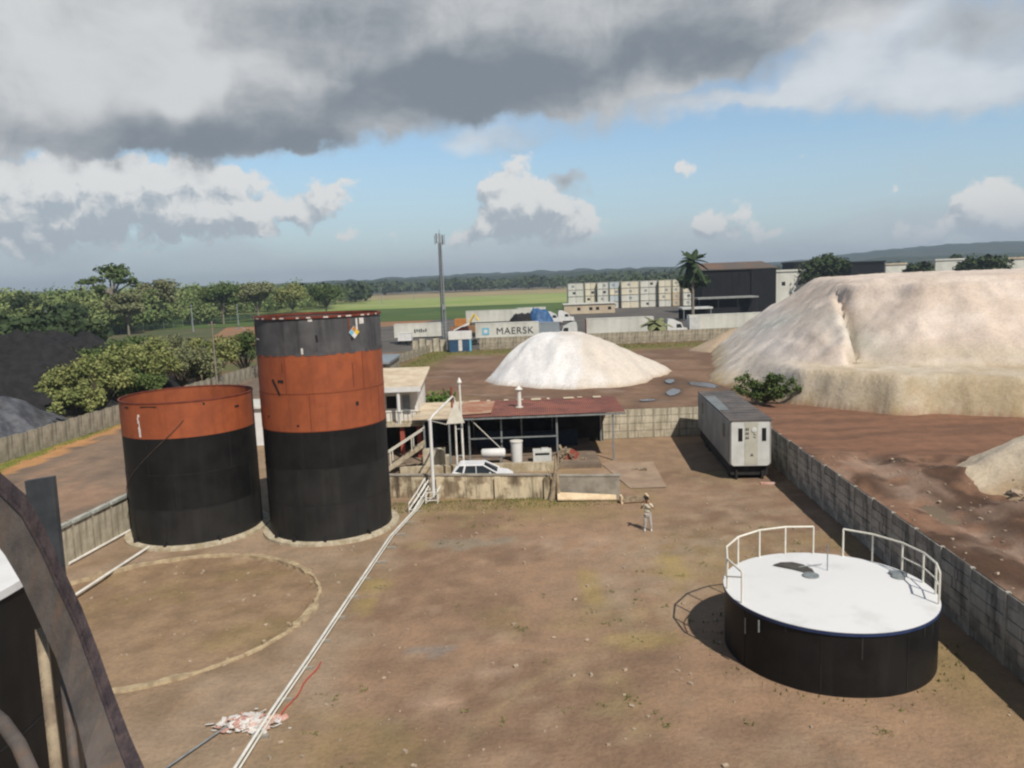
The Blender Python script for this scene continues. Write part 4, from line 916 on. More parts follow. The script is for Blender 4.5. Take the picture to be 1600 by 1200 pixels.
# ------------------------------------------------------------------ person
def skin_obj(name, V, E_, R_, m, parent=None, sub=1, root=0):
    me = bpy.data.meshes.new(name); me.from_pydata(V, E_, []); me.materials.append(m)
    o = bpy.data.objects.new(name, me); COL.objects.link(o)
    if parent: o.parent = parent
    o.modifiers.new('skin', 'SKIN')
    sv = me.skin_vertices[0] if len(me.skin_vertices) else None
    if sv is None:
        bm = bmesh.new(); bm.from_mesh(me); bm.verts.layers.skin.verify(); bm.to_mesh(me); bm.free(); sv = me.skin_vertices[0]
    for i, r in enumerate(R_): sv.data[i].radius = r if isinstance(r, tuple) else (r, r); sv.data[i].use_root = (i == root)
    if sub: o.modifiers.new('sub', 'SUBSURF').levels = sub; o.modifiers['sub'].render_levels = sub
    me.polygons.foreach_set('use_smooth', [True]*len(me.polygons)); 
    return o
ps = thing('person', 'man in pale shirt and grey trousers standing in the yard with both hands raised', 'person', (6.72, 38.25, 0), -.15)
# facing the camera-left (-x, -y); joints in metres
J = {'pel': (0, 0, .94), 'chest': (.0, 0, 1.25), 'neck': (-.01, 0, 1.46), 'hb': (-.02, -.02, 1.56), 'ht': (-.03, -.02, 1.72),
     'lh': (-.10, 0, .88), 'lk': (-.13, -.02, .48), 'la': (-.14, .02, .08), 'lt': (-.17, -.16, .04),
     'rh': (.10, 0, .88), 'rk': (.14, -.03, .48), 'ra': (.17, .02, .08), 'rt': (.18, -.16, .04),
     'ls': (-.17, 0, 1.42), 'le': (-.33, -.12, 1.22), 'lw': (-.20, -.27, 1.44), 'lp': (-.14, -.28, 1.52),
     'rs': (.17, 0, 1.42), 're': (.30, -.14, 1.22), 'rw': (.10, -.27, 1.42), 'rp': (.05, -.28, 1.50)}
K = list(J); ix = {k: i for i, k in enumerate(K)}
RR = {'pel': (.13, .10), 'chest': (.15, .10), 'neck': .055, 'hb': .075, 'ht': .085, 'lh': .085, 'lk': .06, 'la': .04, 'lt': .035, 'rh': .085, 'rk': .06, 'ra': .04, 'rt': .035,
      'ls': .06, 'le': .042, 'lw': .03, 'lp': .035, 'rs': .06, 're': .042, 'rw': .03, 'rp': .035}
ED = [('pel', 'chest'), ('chest', 'neck'), ('neck', 'hb'), ('hb', 'ht'), ('pel', 'lh'), ('lh', 'lk'), ('lk', 'la'), ('la', 'lt'), ('pel', 'rh'), ('rh', 'rk'), ('rk', 'ra'), ('ra', 'rt'), ('chest', 'ls'), ('ls', 'le'), ('le', 'lw'), ('lw', 'lp'), ('chest', 'rs'), ('rs', 're'), ('re', 'rw'), ('rw', 'rp')]
Vp = [J[k] for k in K]; Ep = [(ix[a], ix[b]) for a, b in ED]; Rp = [RR[k] for k in K]
for base_, dx in (('lp', -1), ('rp', 1)):                        # five fingers on each hand
    bx_ = J[base_]
    for f_ in range(5):
        o0 = (-.028+f_*.014) if f_ < 4 else dx*-.035
        a_ = (bx_[0]+o0, bx_[1]-.005, bx_[2]+(.03 if f_ < 4 else .0)); b_ = (a_[0]+(dx*-.02 if f_ == 4 else 0), a_[1]+.01, a_[2]+(.05+.008*(f_ in (1, 2)) if f_ < 4 else .03)); c_ = (b_[0], b_[1]+.02, b_[2]+(.025 if f_ < 4 else .02))
        i0 = len(Vp); Vp += [a_, b_, c_]; Ep += [(ix[base_], i0), (i0, i0+1), (i0+1, i0+2)]; Rp += [.010, .009, .007]
skin_obj('body', Vp, Ep, Rp, skin_m, ps, 1)
skin_obj('shirt', [J['pel'], J['chest'], (-.01, 0, 1.44), J['ls'], (-.30, -.10, 1.26), J['rs'], (.27, -.11, 1.26)], [(0, 1), (1, 2), (1, 3), (3, 4), (1, 5), (5, 6)], [(.165, .13), (.185, .135), .07, .08, .06, .08, .06], shirt_m, ps, 1)
skin_obj('trousers', [(0, 0, .95), J['lh'], J['lk'], (-.14, .02, .1), J['rh'], J['rk'], (.17, .02, .1)], [(0, 1), (1, 2), (2, 3), (0, 4), (4, 5), (5, 6)], [(.15, .12), .105, .085, .075, .105, .085, .075], pants_m, ps, 1)
g = MB(); g.lathe([(.001, .145), (.06, .125), (.10, .07), (.112, 0), (.105, -.06)], 14, (-.03, .02, 1.69)); g.build('hair', hair_m, ps)
for x, y in ((-.155, -.06), (.175, -.06)): g = MB(); g.tube([(x, y+.12, .06), (x, y+.03, .07), (x, y-.1, .045), (x, y-.16, .035)], [.045, .055, .045, .025], 8); g.build('shoe', shoe_m, ps)
g = MB()
for x in (-.06, .01): g.box((x, -.105, 1.665), (.02, .01, .012))
g.box((-.025, -.125, 1.635), (.022, .03, .035)); g.box((-.025, -.108, 1.595), (.045, .01, .01)); each(g, 'face_feature', skin_m, ps)

# ------------------------------------------------------------------ vegetation
def leaves(g, c, rad, n, size, r_, flat=.0, shell=.55):
    c = Vector(c)
    for _ in range(n):
        while True:
            d = Vector((r_.uniform(-1, 1), r_.uniform(-1, 1), r_.uniform(-1, 1)))
            if .1 < d.length < 1: break
        d = d.normalized()*(shell+(1-shell)*r_.random())*(1 if r_.random() < .85 else 1.18)
        p = c+Vector((d.x*rad[0], d.y*rad[1], d.z*rad[2])); s_ = size*r_.uniform(.6, 1.4)
        nn = (d*.7+Vector((r_.gauss(0, .6), r_.gauss(0, .6), r_.gauss(.35, .6)))).normalized(); a = nn.orthogonal().normalized()
        an = r_.uniform(0, 6.28); b = nn.cross(a); u = (a*cos(an)+b*sin(an))*s_; v = (b*cos(an)-a*sin(an))*s_*.55
        g.add([p-u-v*.4, p+u*.2-v, p+u+v*.3, p-u*.1+v], [(0, 1, 2, 3)])
def tree(name, label, cat, loc, h, r, lm, bk, seed, n=1400, leaf=.22, clumps=9, trunk=.35, squash=.7, group=None, base=0, tr0=.14, lean=0.0, cs=1.0):
    r_ = random.Random(seed); t = thing(name, label, cat, loc, 0, group); g = MB(); b = MB(); th_ = h*trunk
    b.tube([(0, 0, -.2), (lean*th_*.4, 0, th_*.5), (lean*th_, 0, th_)], [tr0*1.2, tr0, tr0*.75], 7)
    for k in range(clumps):
        a = 2*pi*k/clumps*1.62+r_.uniform(-.4, .4); q = sqrt((k+.5)/clumps)*r*.72; cz = th_+(h-th_)*(.35+.5*r_.random()*(1-.5*q/r))
        c = (lean*th_+q*cos(a), q*sin(a), cz); cr = r*r_.uniform(.28, .52)*cs
        leaves(g, c, (cr, cr, cr*squash), n//clumps, leaf, r_, shell=.35)
        b.tube([(lean*th_, 0, th_*.9), (lean*th_+q*cos(a)*.5, q*sin(a)*.5, (th_+cz)/2), c], [tr0*.5, tr0*.35, tr0*.15], 5, cap=False)
    b.build('trunk', bk, t); g.build('crown', lm, t); return t
# bushy trees behind the left lane wall
BT = [(-43.9, 76, 4.2, 2.3, 'y', 'ragged yellow-green bush nearest the left edge behind the tan wall'),
      (-45, 82, 6.6, 3.6, 'y', 'bushy yellow-green tree left of the shorter tank rim'), (-44, 91, 7.6, 4.0, 'y', 'tallest bushy yellowish tree of the row behind the tan wall'),
      (-43.5, 99, 6.4, 3.6, 'o', 'dull olive bushy tree midway along the row behind the tan wall'), (-42.4, 107, 7.0, 3.6, 'y', 'bushy tree above the middle of the shorter tank'),
      (-40.5, 114, 7.0, 3.4, 'm', 'greener bushy tree just left of the tall tank'), (-36.5, 119, 6.2, 2.8, 'y', 'bushy tree partly hidden by the top of the tall tank'),
      (-52, 98, 7.0, 4.2, 'm', 'green bushy tree set back from the row near the coal heap'), (-49.5, 110, 7.2, 4.0, 'o', 'pale olive bushy tree at the back of the row'), (-50.5, 86, 5.0, 3.0, 'y', 'low yellow bush beside the coal heap'),
      (-43.6, 87, 4.4, 3.0, 'm', 'low green bush at the wall left of the shorter tank'), (-42.0, 102, 4.6, 2.8, 'o', 'low pale bush at the wall straight behind the shorter tank'), (-57, 118, 6.5, 4.2, 'm', 'broad green bush farthest back behind the row')]
LM = {'y': leaf_y, 'o': leaf_o, 'm': leaf_m}
for i, (x, y, hh, r, k, lb) in enumerate(BT): tree('bushy_tree', lb, 'tree', (x+.8, y, 0), hh*1.18, r*1.28, LM[k], bark, 40+i, n=4600, leaf=.19, clumps=30, trunk=.14, squash=.8, cs=.60, group='bushy trees behind the tan wall')
# spreading umbrella tree and others on the skyline
ut = thing('umbrella_tree', 'lone spreading flat-topped tree standing above the left woods', 'tree', (-146, 288, 0)); g = MB(); b = MB(); r_ = random.Random(77)
b.tube([(0, 0, 0), (-.4, 0, 8), (-1.2, 0, 14), (-1, 0, 17)], [.6, .45, .35, .2], 7)
for (x, z, rx, rz_) in [(-2.6, 20.3, 3.0, 1.6), (1.0, 20.6, 3.2, 1.5), (3.2, 19.0, 2.8, 1.5), (-5.4, 17.6, 2.6, 1.1), (-8.2, 17.2, 1.8, .7), (4.2, 16.8, 1.9, 1.4), (-3.6, 15.4, 1.8, .9), (-.6, 18.6, 3.0, 1.2), (-4.9, 13.9, 1.2, .6), (2.4, 17.2, 2, 1)]:
    y = r_.uniform(-2, 2); leaves(g, (x, y, z), (rx, rx*.9, rz_), 130, .55, r_, shell=.2); b.tube([(-1, 0, 13), (x*.5, y*.5, (z+14)/2), (x, y, z)], [.25, .18, .08], 5, cap=False)
for q in (b, g): q.v = [(x*1.36, y*1.36, 13+(z-13)*1.36 if z > 6 else z*.6) for x, y, z in q.v]
b.build('trunk', bark_p, ut); g.build('crown', leaf_m, ut)
SK = [(-98, 216, 19.5, 6.5, 'o', 'broad pale olive tree right of the umbrella tree'), (-94, 190, 15.5, 5, 'o', 'thinner pale tree in front of the broad olive tree'), (-103, 178, 12, 6, 'd', 'dark round tree under the umbrella tree'),
      (-86, 232, 17, 6.5, 'm', 'green round tree at the middle of the left skyline'), (-78, 240, 17.5, 6, 'o', 'light green domed tree over the left skyline'), (-70, 250, 16, 6, 'y', 'yellowish domed tree left of the tall tank'),
      (-62, 262, 16, 6, 'm', 'green tree left of the grey tank top'), (-128, 205, 15.5, 7, 'd', 'dark tree near the left end of the woods'), (-143, 205, 15, 7, 'd', 'darkest tree at the left edge of the picture')]
LM['d'] = leaf_d
for i, (x, y, hh, r, k, lb) in enumerate(SK): tree('broadleaf_tree', lb, 'tree', (x*1.38, y*1.38, 0), 13+(hh-13)*1.38, r*1.3, LM[k], bark_p, 140+i, n=5200, leaf=.5, clumps=20, trunk=.25, squash=.7, group='trees along the left skyline', tr0=.35)
FA, FB = gp(60, 536), gp(402, 497)
FA.z = FB.z = 0
def wood(name, label, boxes, lm, size, per, seed):
    g = MB(); r_ = random.Random(seed)
    for (x0, x1, y0, y1, n, h0, h1, r) in boxes:
        for _ in range(n):
            x, y = r_.uniform(x0, x1), r_.uniform(y0, y1)
            if y < 700 and x < -30 and name == 'woodland' and y < FA.y+(x-FA.x)*(FB.y-FA.y)/(FB.x-FA.x)+9: continue
            h_ = r_.uniform(h0, h1); rr_ = r*r_.uniform(.7, 1.3)
            leaves(g, (x, y, h_*.62), (rr_, rr_, h_*.4), per, size, r_, shell=.55)
    return tag(g.build(name, lm), label, 'trees', kind='stuff')
wood('woodland', 'green woods behind the fence on the left', [(-260, -60, 235, 300, 190, 7, 14, 4.5), (-300, -70, 280, 390, 230, 10, 18, 5.5), (-400, -110, 390, 520, 130, 13, 20, 8), (-210, -75, 245, 360, 230, 5, 9, 4), (-215, -110, 395, 520, 150, 8, 16, 6), (-230, -110, 300, 360, 60, 14, 19, 6)], leaf_t, .7, 190, 5)
wood('dark_thicket', 'almost black thicket at the far left behind the coal heap', [(-140, -92, 130, 175, 60, 7, 12, 5)], leaf_d, .7, 130, 6)
wood('far_woodland', 'distant wooded belt beyond the fields', [(-1100, 500, 1100, 1300, 420, 14, 22, 16), (-420, -120, 470, 800, 110, 11, 16, 9), (-330, -130, 540, 700, 120, 10, 16, 8), (-900, -420, 600, 1100, 120, 14, 20, 13)], leaf_far, 3.6, 60, 7)
wood('far_bushes', 'scattered bushes between the pale buildings on the right horizon', [(100, 420, 560, 760, 60, 9, 16, 9), (60, 900, 800, 1100, 120, 12, 20, 13)], leaf_far, 2.2, 70, 8)
# green shrub by the sand pile
sh2 = thing('shrub', 'spiky dark green shrub in front of the huge sand mound', 'shrub', (25.0, 75.0, .2)); g = MB(); b = MB(); r_ = random.Random(31)
for k in range(26):
    a = r_.uniform(0, 2*pi); q = r_.uniform(.2, 1)*3.4; hz2 = r_.uniform(1.0, 3.3)*(1.15-.12*q); tip = (q*cos(a), q*sin(a)*.8, max(.8, hz2))
    b.tube([(0, 0, 0), (tip[0]*.5, tip[1]*.5, tip[2]*.6), tip], [.07, .05, .02], 5, cap=False)
    for u in (.45, .7, .9, 1.0): leaves(g, (tip[0]*u, tip[1]*u, tip[2]*(.25+.75*u)), (.5, .5, .45), 50, .14, r_, shell=.1)
b.build('stems', bark, sh2); g.build('foliage', leaf_m, sh2)
bh = thing('shrub', 'bright green shrub beside the white house', 'shrub', (-6.6, 66, 0)); g = MB(); b = MB(); r_ = random.Random(32)
for k in range(9): a = k*.7; tip = (1.2*cos(a), cos(a*2)*.5, 2.2+1.2*sin(a*1.7)); b.tube([(0, 0, 0), tip], [.06, .02], 5); leaves(g, tip, (.9, .9, .7), 130, .16, r_, shell=.2)
b.build('stems', bark, bh); g.build('foliage', leaf_b, bh)
# royal palm, low palm
def palm(label, loc, h_, L, n, droop, lm, seed, skirt=True):
    t = thing('palm_tree', label, 'palm tree', loc); r_ = random.Random(seed)
    MB().tube([(0, 0, 0), (.1, 0, h_*.5), (0, 0, h_)], [.42, .34, .26], 9).build('trunk', bark_p, t)
    g = MB()
    for k in range(n):
        a = 2*pi*k/n*1.618*3+r_.uniform(-.2, .2); up_ = r_.uniform(.1, 1.15) if k < n*.55 else r_.uniform(-1.1, -.1); pts = []
        for i in range(9):
            u = i/8; rad = L*u*cos(up_*.8)*(1-.1*u); z = L*(sin(up_)*u-droop*u*u*(1+.6*(k % 3))); pts.append(Vector((rad*cos(a), rad*sin(a), h_+z)))
        sd = Vector((-sin(a), cos(a), 0))
        for i in range(8):
            p, q = pts[i], pts[i+1]; w0 = .95*sin(pi*(i/8)*.85+.25); w1_ = .95*sin(pi*((i+1)/8)*.85+.25)*(0.2 if i == 7 else 1)
            for s in (-1, 1): g.add([p, q, q+sd*s*w1_+Vector((0, 0, -.35*w1_)), p+sd*s*w0+Vector((0, 0, -.35*w0))], [(0, 1, 2, 3)])
    g.build('fronds', lm, t); return t
palm('tall palm tree beside the black warehouse', (47.6, 200, 0), 16.6, 4.9, 34, .26, palm_l, 3)
pt_ = at(1083, 430, 216); tree('round_tree', 'dark round tree hidden behind the crown of the tall palm', 'tree', (pt_.x, 216, 0), 15.6, 4.4, leaf_d, bark, 999, n=1600, leaf=.6, clumps=10, trunk=.5, squash=.8, tr0=.3)
palm('short brownish palm between two white trailers behind the boundary wall', (29.8, 156.5, 0), 3.4, 3.9, 30, .42, leaf_o, 4)
# grass strips
g = MB(); r_ = random.Random(55)
for k in range(9000):
    q = r_.random()
    if q < .35: x, y = r_.uniform(-42, -39.6), r_.uniform(50, 108)
    elif q < .55: x, y = r_.uniform(-7.4, 6), 44.9-r_.random()**2*2.0-.1*(0)
    elif q < .8: x, y = r_.uniform(-21, 42), r_.uniform(141, 149)
    elif q < .9: y = r_.uniform(110, 145); x = -19.5+(y-110)*.14+r_.uniform(0, 4)
    elif k % 6 == 0: a = r_.uniform(0, 6.28); x, y = LT[0]+(r3+.1+r_.random()**2)*cos(a), LT[1]+(r3+.1+r_.random()**2)*sin(a)
    else: continue
    s_ = r_.uniform(.05, .15)*(2.4 if y > 100 else 1); a = r_.uniform(0, 3.14); g.add([(x-s_*.35*cos(a), y-s_*.35*sin(a), gh(x, y)-.01), (x+s_*.35*cos(a), y+s_*.35*sin(a), gh(x, y)-.01), (x+r_.uniform(-.05, .05), y, gh(x, y)+s_)], [(0, 1, 2)])
tag(g.build('grass', grass_m), 'short yellowish grass along the walls', 'grass', kind='stuff')
g = MB(); g2 = MB(); r_ = random.Random(56)
for k in range(90):
    y = r_.uniform(37, 46.5); x = 28.0+abs(40.5-y)*.15+r_.uniform(-.5, .9); s_ = r_.uniform(.12, .5); g.box((x, y, gh(x, y)+.15), (s_*1.4, s_, s_*.5), M=Matrix.Rotation(r_.uniform(0, 6), 3, 'Z') @ Matrix.Rotation(r_.uniform(-.5, .5), 3, 'X'))
    if k % 3 == 0: leaves(g2, (x, y, gh(x, y)+.3), (.4, .4, .2), 20, .08, r_)
tag(g.build('rubble', gbell), 'rocky rubble along the foot of the low sand heap', 'rubble', kind='stuff'); tag(g2.build('weeds', leaf_y), 'weeds growing in the rubble of the low sand heap', 'weeds', kind='stuff')

g = MB(); r_ = random.Random(91)
for k in range(170):
    x = r_.uniform(-7, 14.5); y = r_.uniform(19, 45)
    if nz(x, y, .13, 21) < .02 or hypot(x-LT[0], y-LT[1]) < 3.7: continue
    for j in range(5): leaves(g, (x+r_.gauss(0, .12), y+r_.gauss(0, .12), .04), (.07, .07, .04), 4, .035, r_)
tag(g.build('weeds', grass_m), 'tiny weed tufts sprinkled over the mossy parts of the yard', 'weeds', kind='stuff')

# ------------------------------------------------------------------ coal heap and sheeting
def heap(name, label, cat, c, rx, ry, h_, m, seed, rot=0, n=70):
    g = MB(); vs = []; 
    for j in range(n+1):
        for i in range(n+1):
            u, v = -1.1+2.2*i/n, -1.1+2.2*j/n; d = max(0, hypot(u, v)+.12*nz(u*2+seed, v*2, 1.3, seed))
            z = h_*max(-.1, min(1-d**1.5, .6+.08*nz(u*2, v*2, 5, seed))/.62)*(1+.25*nz(u*3, v*3, 1, seed+3))+.12*h_*nz(u*8, v*8, 1, seed+7)*.4; vs.append((u*rx, v*ry, z))
    g.add(vs, [(j*(n+1)+i, j*(n+1)+i+1, (j+1)*(n+1)+i+1, (j+1)*(n+1)+i) for j in range(n) for i in range(n)], 0, True)
    return tag(g.build(name, m, None, c, rot), label, cat)
heap('coal_heap', 'black coal heap behind the tan wall at the left edge', 'coal heap', (-66, 101, 0), 20, 17, 7.8, coal_m, 3)
heap('sheeted_heap', 'grey plastic sheeting over a low heap below the coal at the left edge', 'covered heap', (-54, 72, 0), 10, 11, 3.2, tarp_m, 6)
heap('sheeted_heap', 'small grey covered mound glimpsed between the bushes', 'covered heap', (-76, 142, 0), 12, 8, 3, tarp_m, 9)

# ------------------------------------------------------------------ phone mast and poles
ms = thing('phone_mast', 'slender grey lattice phone mast with antennas on top', 'mast', (-13.1, 152.5, 0)); Hm = 21.0
legs = []
for k in range(3):
    a = 2*pi*k/3+.4; p0, p1 = (.62*cos(a), .62*sin(a), 0), (.30*cos(a), .30*sin(a), Hm); legs.append((Vector(p0), Vector(p1))); MB().tube([p0, p1], .075, 6).build('leg', tow_m, ms)
g = MB(); nb = 30
for i in range(nb):
    u0_, u1_ = i/nb, (i+1)/nb
    for k in range(3):
        A, B = legs[k], legs[(k+1) % 3]; g.tube([A[0].lerp(A[1], u0_), B[0].lerp(B[1], u1_)], .04, 4, cap=False); g.tube([B[0].lerp(B[1], u0_), A[0].lerp(A[1], u1_)], .04, 4, cap=False)
g.build('lattice', tow_m, ms)
for k, (a, rr_) in enumerate(((0, .95), (1.57, .9), (3.14, .95), (4.7, .9), (.8, .75), (3.9, .75))):
    MB().box((rr_*cos(a), rr_*sin(a), Hm+.6+.25*(k % 2)), (.14, .3, 1.9), rz=a).build('antenna_panel', tow_m, ms)
g = MB(); [g.tube([(0, 0, Hm+z), (.95*cos(a), .95*sin(a), Hm+z)], .035, 4) for z in (.1, 1.1) for a in (0, 1.57, 3.14, 4.7, .8, 3.9)]; g.tube([(0, 0, Hm-.5), (0, 0, Hm+2.6)], .06, 6); g.build('antenna_frame', tow_m, ms)
MB().box((.3, -.3, 8.5), (.5, .5, 1.0)).build('equipment_box', tow_m, ms)
MB().tube([(.1, -.35, 0), (.1, -.2, Hm)], .12, 6).build('cable_run', greyp, ms)
pole_pts = [(78, 534, 240, 50), (256, 506, 300, 28), (302, 516, 262, 40), (372, 501, 300, 26), (458, 482, 420, 20), (517, 475, 480, 18), (596, 463, 600, 15), (646, 458, 700, 14)]
ords = ['tallest pale pole at the far left before the dark woods', 'thin pale pole against the woods over the left rim of the shorter tank', 'pale pole next right of the thin one, over the shorter tank', 'pale pole just left of the tall tank before the woods', 'pale pole seen above the left half of the tall tank rim', 'pale pole seen above the right half of the tall tank rim', 'tiny pale pole in the field right of the tall tank', 'tiny pale pole in the field left of the phone mast']
for (px, py, Yd, hp_), lb in zip(pole_pts, ords):
    p = at(px, py, Yd); H_ = hp_*Yd/F; t = thing('utility_pole', lb, 'pole', (p.x, Yd, 0), 0, 'poles along the airfield fence')
    MB().tube([(0, 0, 0), (0, 0, max(2, H_+p.z))], [.22, .14], 7).build('shaft', tow_m, t); MB().box((0, 0, max(2, H_+p.z)-.5), (1.3, .1, .12)).build('cross_arm', tow_m, t)
t = thing('utility_pole', 'thin tall pole rising behind the rim of the shorter tank', 'pole', (-36.9, 95.5, 0)); MB().tube([(0, 0, 0), (0, 0, 9.5)], [.14, .09], 7).build('shaft', bark_p, t); MB().box((.0, 0, 9.1), (1.0, .08, .1)).build('cross_arm', bark_p, t)
t = thing('lamp_post', 'pale lamp post standing between the bushes left of the tall tank', 'lamp post', (-40.8, 118.5, 0)); MB().tube([(0, 0, 0), (0, 0, 7.2)], [.11, .07], 7).build('shaft', tow_m, t); MB().tube([(0, 0, 7.2), (-.5, 0, 7.6), (-1.1, 0, 7.4)], .06, 6).build('lamp_arm', tow_m, t); MB().box((-1.2, 0, 7.35), (.5, .25, .15)).build('lamp_head', tow_m, t)
fn = thing('mesh_fence', 'long green wire mesh fence before the left woods', 'fence', (FA.x, FA.y, 0)); meshm = mat('green_mesh', (.055, .085, .055), (.075, .1, .07), .3, .9)
fa, fb_ = FA, FB; n = 44; g = MB()
for i in range(n+1):
    p = fa.lerp(fb_, i/n)-Vector((FA.x, FA.y, 0)); MB().tube([p, p+Vector((0, 0, 2.6))], .06, 5).build('fence_post', tow_m, fn) if i % 2 == 0 else None
for k in range(26):
    z = .1+k*.095; g.tube([fa-Vector((FA.x, FA.y, 0))+Vector((0, 0, z)), fb_-Vector((FA.x, FA.y, 0))+Vector((0, 0, z))], .022, 3, cap=False)
g.build('mesh', meshm, fn)

# ------------------------------------------------------------------ trucks and containers
def ctr(x, y, L, m, rz=0, zb=1.35, H_=2.9, name='semi_trailer', label='', cat='truck trailer', wheels=True, door=None, group=None):
    t = thing(name, label, cat, (x, y, 0), rz, group); w = 2.45
    MB().bx(-L/2, L/2, -w/2, w/2, zb, zb+H_).build('box', m, t)
    g = MB()
    for k in range(int(L/.8)): xx = -L/2+.4+k*.8; g.bx(xx-.03, xx+.03, -w/2-.025, -w/2-.002, zb+.15, zb+H_-.15)
    g.bx(-L/2-.02, L/2+.02, -w/2-.04, -w/2-.002, zb-.02, zb+.12); g.bx(-L/2-.02, L/2+.02, -w/2-.04, -w/2-.002, zb+H_-.12, zb+H_+.02)
    g.build('frame_ribs', m, t)
    if door: MB().bx(-L/2-.06, -L/2-.002, -w/2, w/2, zb, zb+H_).build('door', door, t)
    if wheels:
        MB().bx(-L/2+.5, L/2-.3, -.5, .5, zb-.3, zb-.02).build('chassis', rubber, t)
        for xx in (-L/2+1.2, -L/2+2.5):
            for yy in (-1.0, 1.0): q = MB(); q.tube([(xx, yy-.15, .5), (xx, yy+.15, .5)], .5, 14); q.build('wheel', rubber, t)
        for yy in (-.9, .9): MB().bx(L/2-2.6, L/2-2.45, yy-.08, yy+.08, 0, zb-.3).build('landing_leg', rubber, t)
    return t
def cab(x, y, m, m2, label, flip=1, group=None):
    t = thing('truck_cab', label, 'truck', (x, y, 0), 0 if flip > 0 else pi, group)
    g = MB(); pf = [(-1.6, .9), (2.9, .9), (3.0, 1.9), (1.75, 2.15), (1.35, 3.1), (-.2, 3.9), (-1.4, 4.0), (-1.6, 3.2)]
    vs = [(a, -1.1, b) for a, b in pf]+[(a, 1.1, b) for a, b in pf]; n_ = len(pf)
    g.add(vs, [tuple(range(n_)), tuple(range(2*n_-1, n_-1, -1))]+[(k, n_+k, n_+(k+1) % n_, (k+1) % n_) for k in range(n_)]); g.build('body', m, t)
    for s in (-1, 1): MB().add([(.3, s*1.115, 2.1), (1.5, s*1.115, 2.1), (1.2, s*1.115, 2.9), (.3, s*1.115, 2.9)], [(0, 1, 2, 3)] if s < 0 else [(3, 2, 1, 0)]).build('side_window', glass, t)
    MB().add([(1.80, -1.0, 2.2), (1.80, 1.0, 2.2), (1.42, 1.0, 3.05), (1.42, -1.0, 3.05)], [(0, 1, 2, 3)]).build('windscreen', glass, t)
    MB().box((3.0, 0, 1.0), (.25, 2.3, .4)).build('bumper', m2, t); MB().bx(-3.2, 2.4, -.5, .5, .6, .88).build('chassis', rubber, t)
    for xx in (2.0, -1.6, -2.7):
        for yy in (-1.0, 1.0): q = MB(); q.tube([(xx, yy-.15, .5), (xx, yy+.15, .5)], .5, 14); q.build('wheel', rubber, t)
    return t
TG = 'trucks parked behind the boundary wall'
mk = ctr(-.6, 163.5, 13.4, cont_w, 0, 1.45, 2.95, label='white container with blue star square and dark lettering on a truck', group=TG)
def text_mesh(s, size, m, parent, loc, name='lettering', sx=1.0):
    cu = bpy.data.curves.new(name, 'FONT'); cu.body = s; cu.size = size; cu.extrude = .01; cu.align_x = 'LEFT'; cu.offset = .0; cu.space_character = 1.08
    to = bpy.data.objects.new(name, cu); COL.objects.link(to); dg = bpy.context.evaluated_depsgraph_get(); me = bpy.data.meshes.new_from_object(to.evaluated_get(dg)); bpy.data.objects.remove(to)
    me.materials.clear(); me.materials.append(m); o = bpy.data.objects.new(name, me); COL.objects.link(o); o.parent = parent; o.location = loc; o.rotation_euler = (pi/2, 0, 0); o.scale = (sx, 1, 1); return o
text_mesh('MAERSK', 2.0, letter, mk, (-2.35, -1.28, 2.05), sx=1.03)
em = MB().box((-4.55, -1.27, 2.75), (1.5, .02, 1.5)).build('blue_square', ltblue, mk)
vs = [(-4.55+(.62 if k % 2 == 0 else .3)*sin(2*pi*k/14), -1.285, 2.75+(.62 if k % 2 == 0 else .3)*cos(2*pi*k/14)) for k in range(14)]
MB().add([(-4.55, -1.285, 2.75)]+vs, [(0, 1+(k+1) % 14, 1+k) for k in range(14)]).build('star', white_p, em)
cab(-10.3, 163.5, marn, white_p, 'maroon truck cab with a white wind deflector left of the lettered container', -1, TG)
g = MB(); g.add([(-11.9, 162.4, 3.3), (-8.6, 162.4, 4.75), (-8.6, 164.6, 4.75), (-11.9, 164.6, 3.3), (-11.9, 162.4, 3.05), (-8.6, 162.4, 4.3), (-8.6, 164.6, 4.3), (-11.9, 164.6, 3.05)], [(0, 1, 2, 3), (7, 6, 5, 4), (0, 4, 5, 1), (1, 5, 6, 2), (2, 6, 7, 3), (3, 7, 4, 0)])
dfo = g.build('wind_deflector', white_p); dfo.parent = [o for o in COL.objects if o.name.startswith('truck_cab')][0]; dfo.matrix_parent_inverse = Matrix.Translation((10.3, -163.5, 0)); dfo.matrix_parent_inverse = (Matrix.Translation((-10.3, 163.5, 0)) @ Matrix.Rotation(pi, 4, 'Z')).inverted()
ctr(8.3, 164, 4.4, cont_g, 0, 1.2, 2.9, label='short grey container right of the lettered one', group=TG)
cab(12.6, 163, tr_white, white_p, 'white bonneted truck cab right of the short grey container', -1, TG)
ctr(23.3, 163.5, 14.2, cont_w, 0, 1.35, 3.2, label='long plain white trailer with a red end door', door=cont_r, group=TG)
cab(34.6, 162, white_p, white_p, 'white truck cab between the short palm and the right-hand trailer', 1, TG)
ctr(45.6, 163, 15.6, cont_w, 0, 1.35, 3.2, label='long whitish grey trailer at the foot of the huge sand mound', group=TG)
ctr(38.6, 161.5, 2.2, tr_white, 0, .9, 3.3, name='white_box_truck_body', label='narrow white box body at the left end of the right-hand trailer', cat='truck', group=TG)
w0 = ctr(-20.6, 176, 11.5, cont_w, 0, 1.3, 3.0, label='white container with faint dark lettering left of the phone mast', group=TG)
g = MB(); rr = random.Random(1); [g.box((-1+k*.5, -1.27, 2.7+rr.uniform(-.1, .1)), (.3, .02, rr.uniform(.5, .9))) for k in range(6)]; each(g, 'lettering', letter, w0)
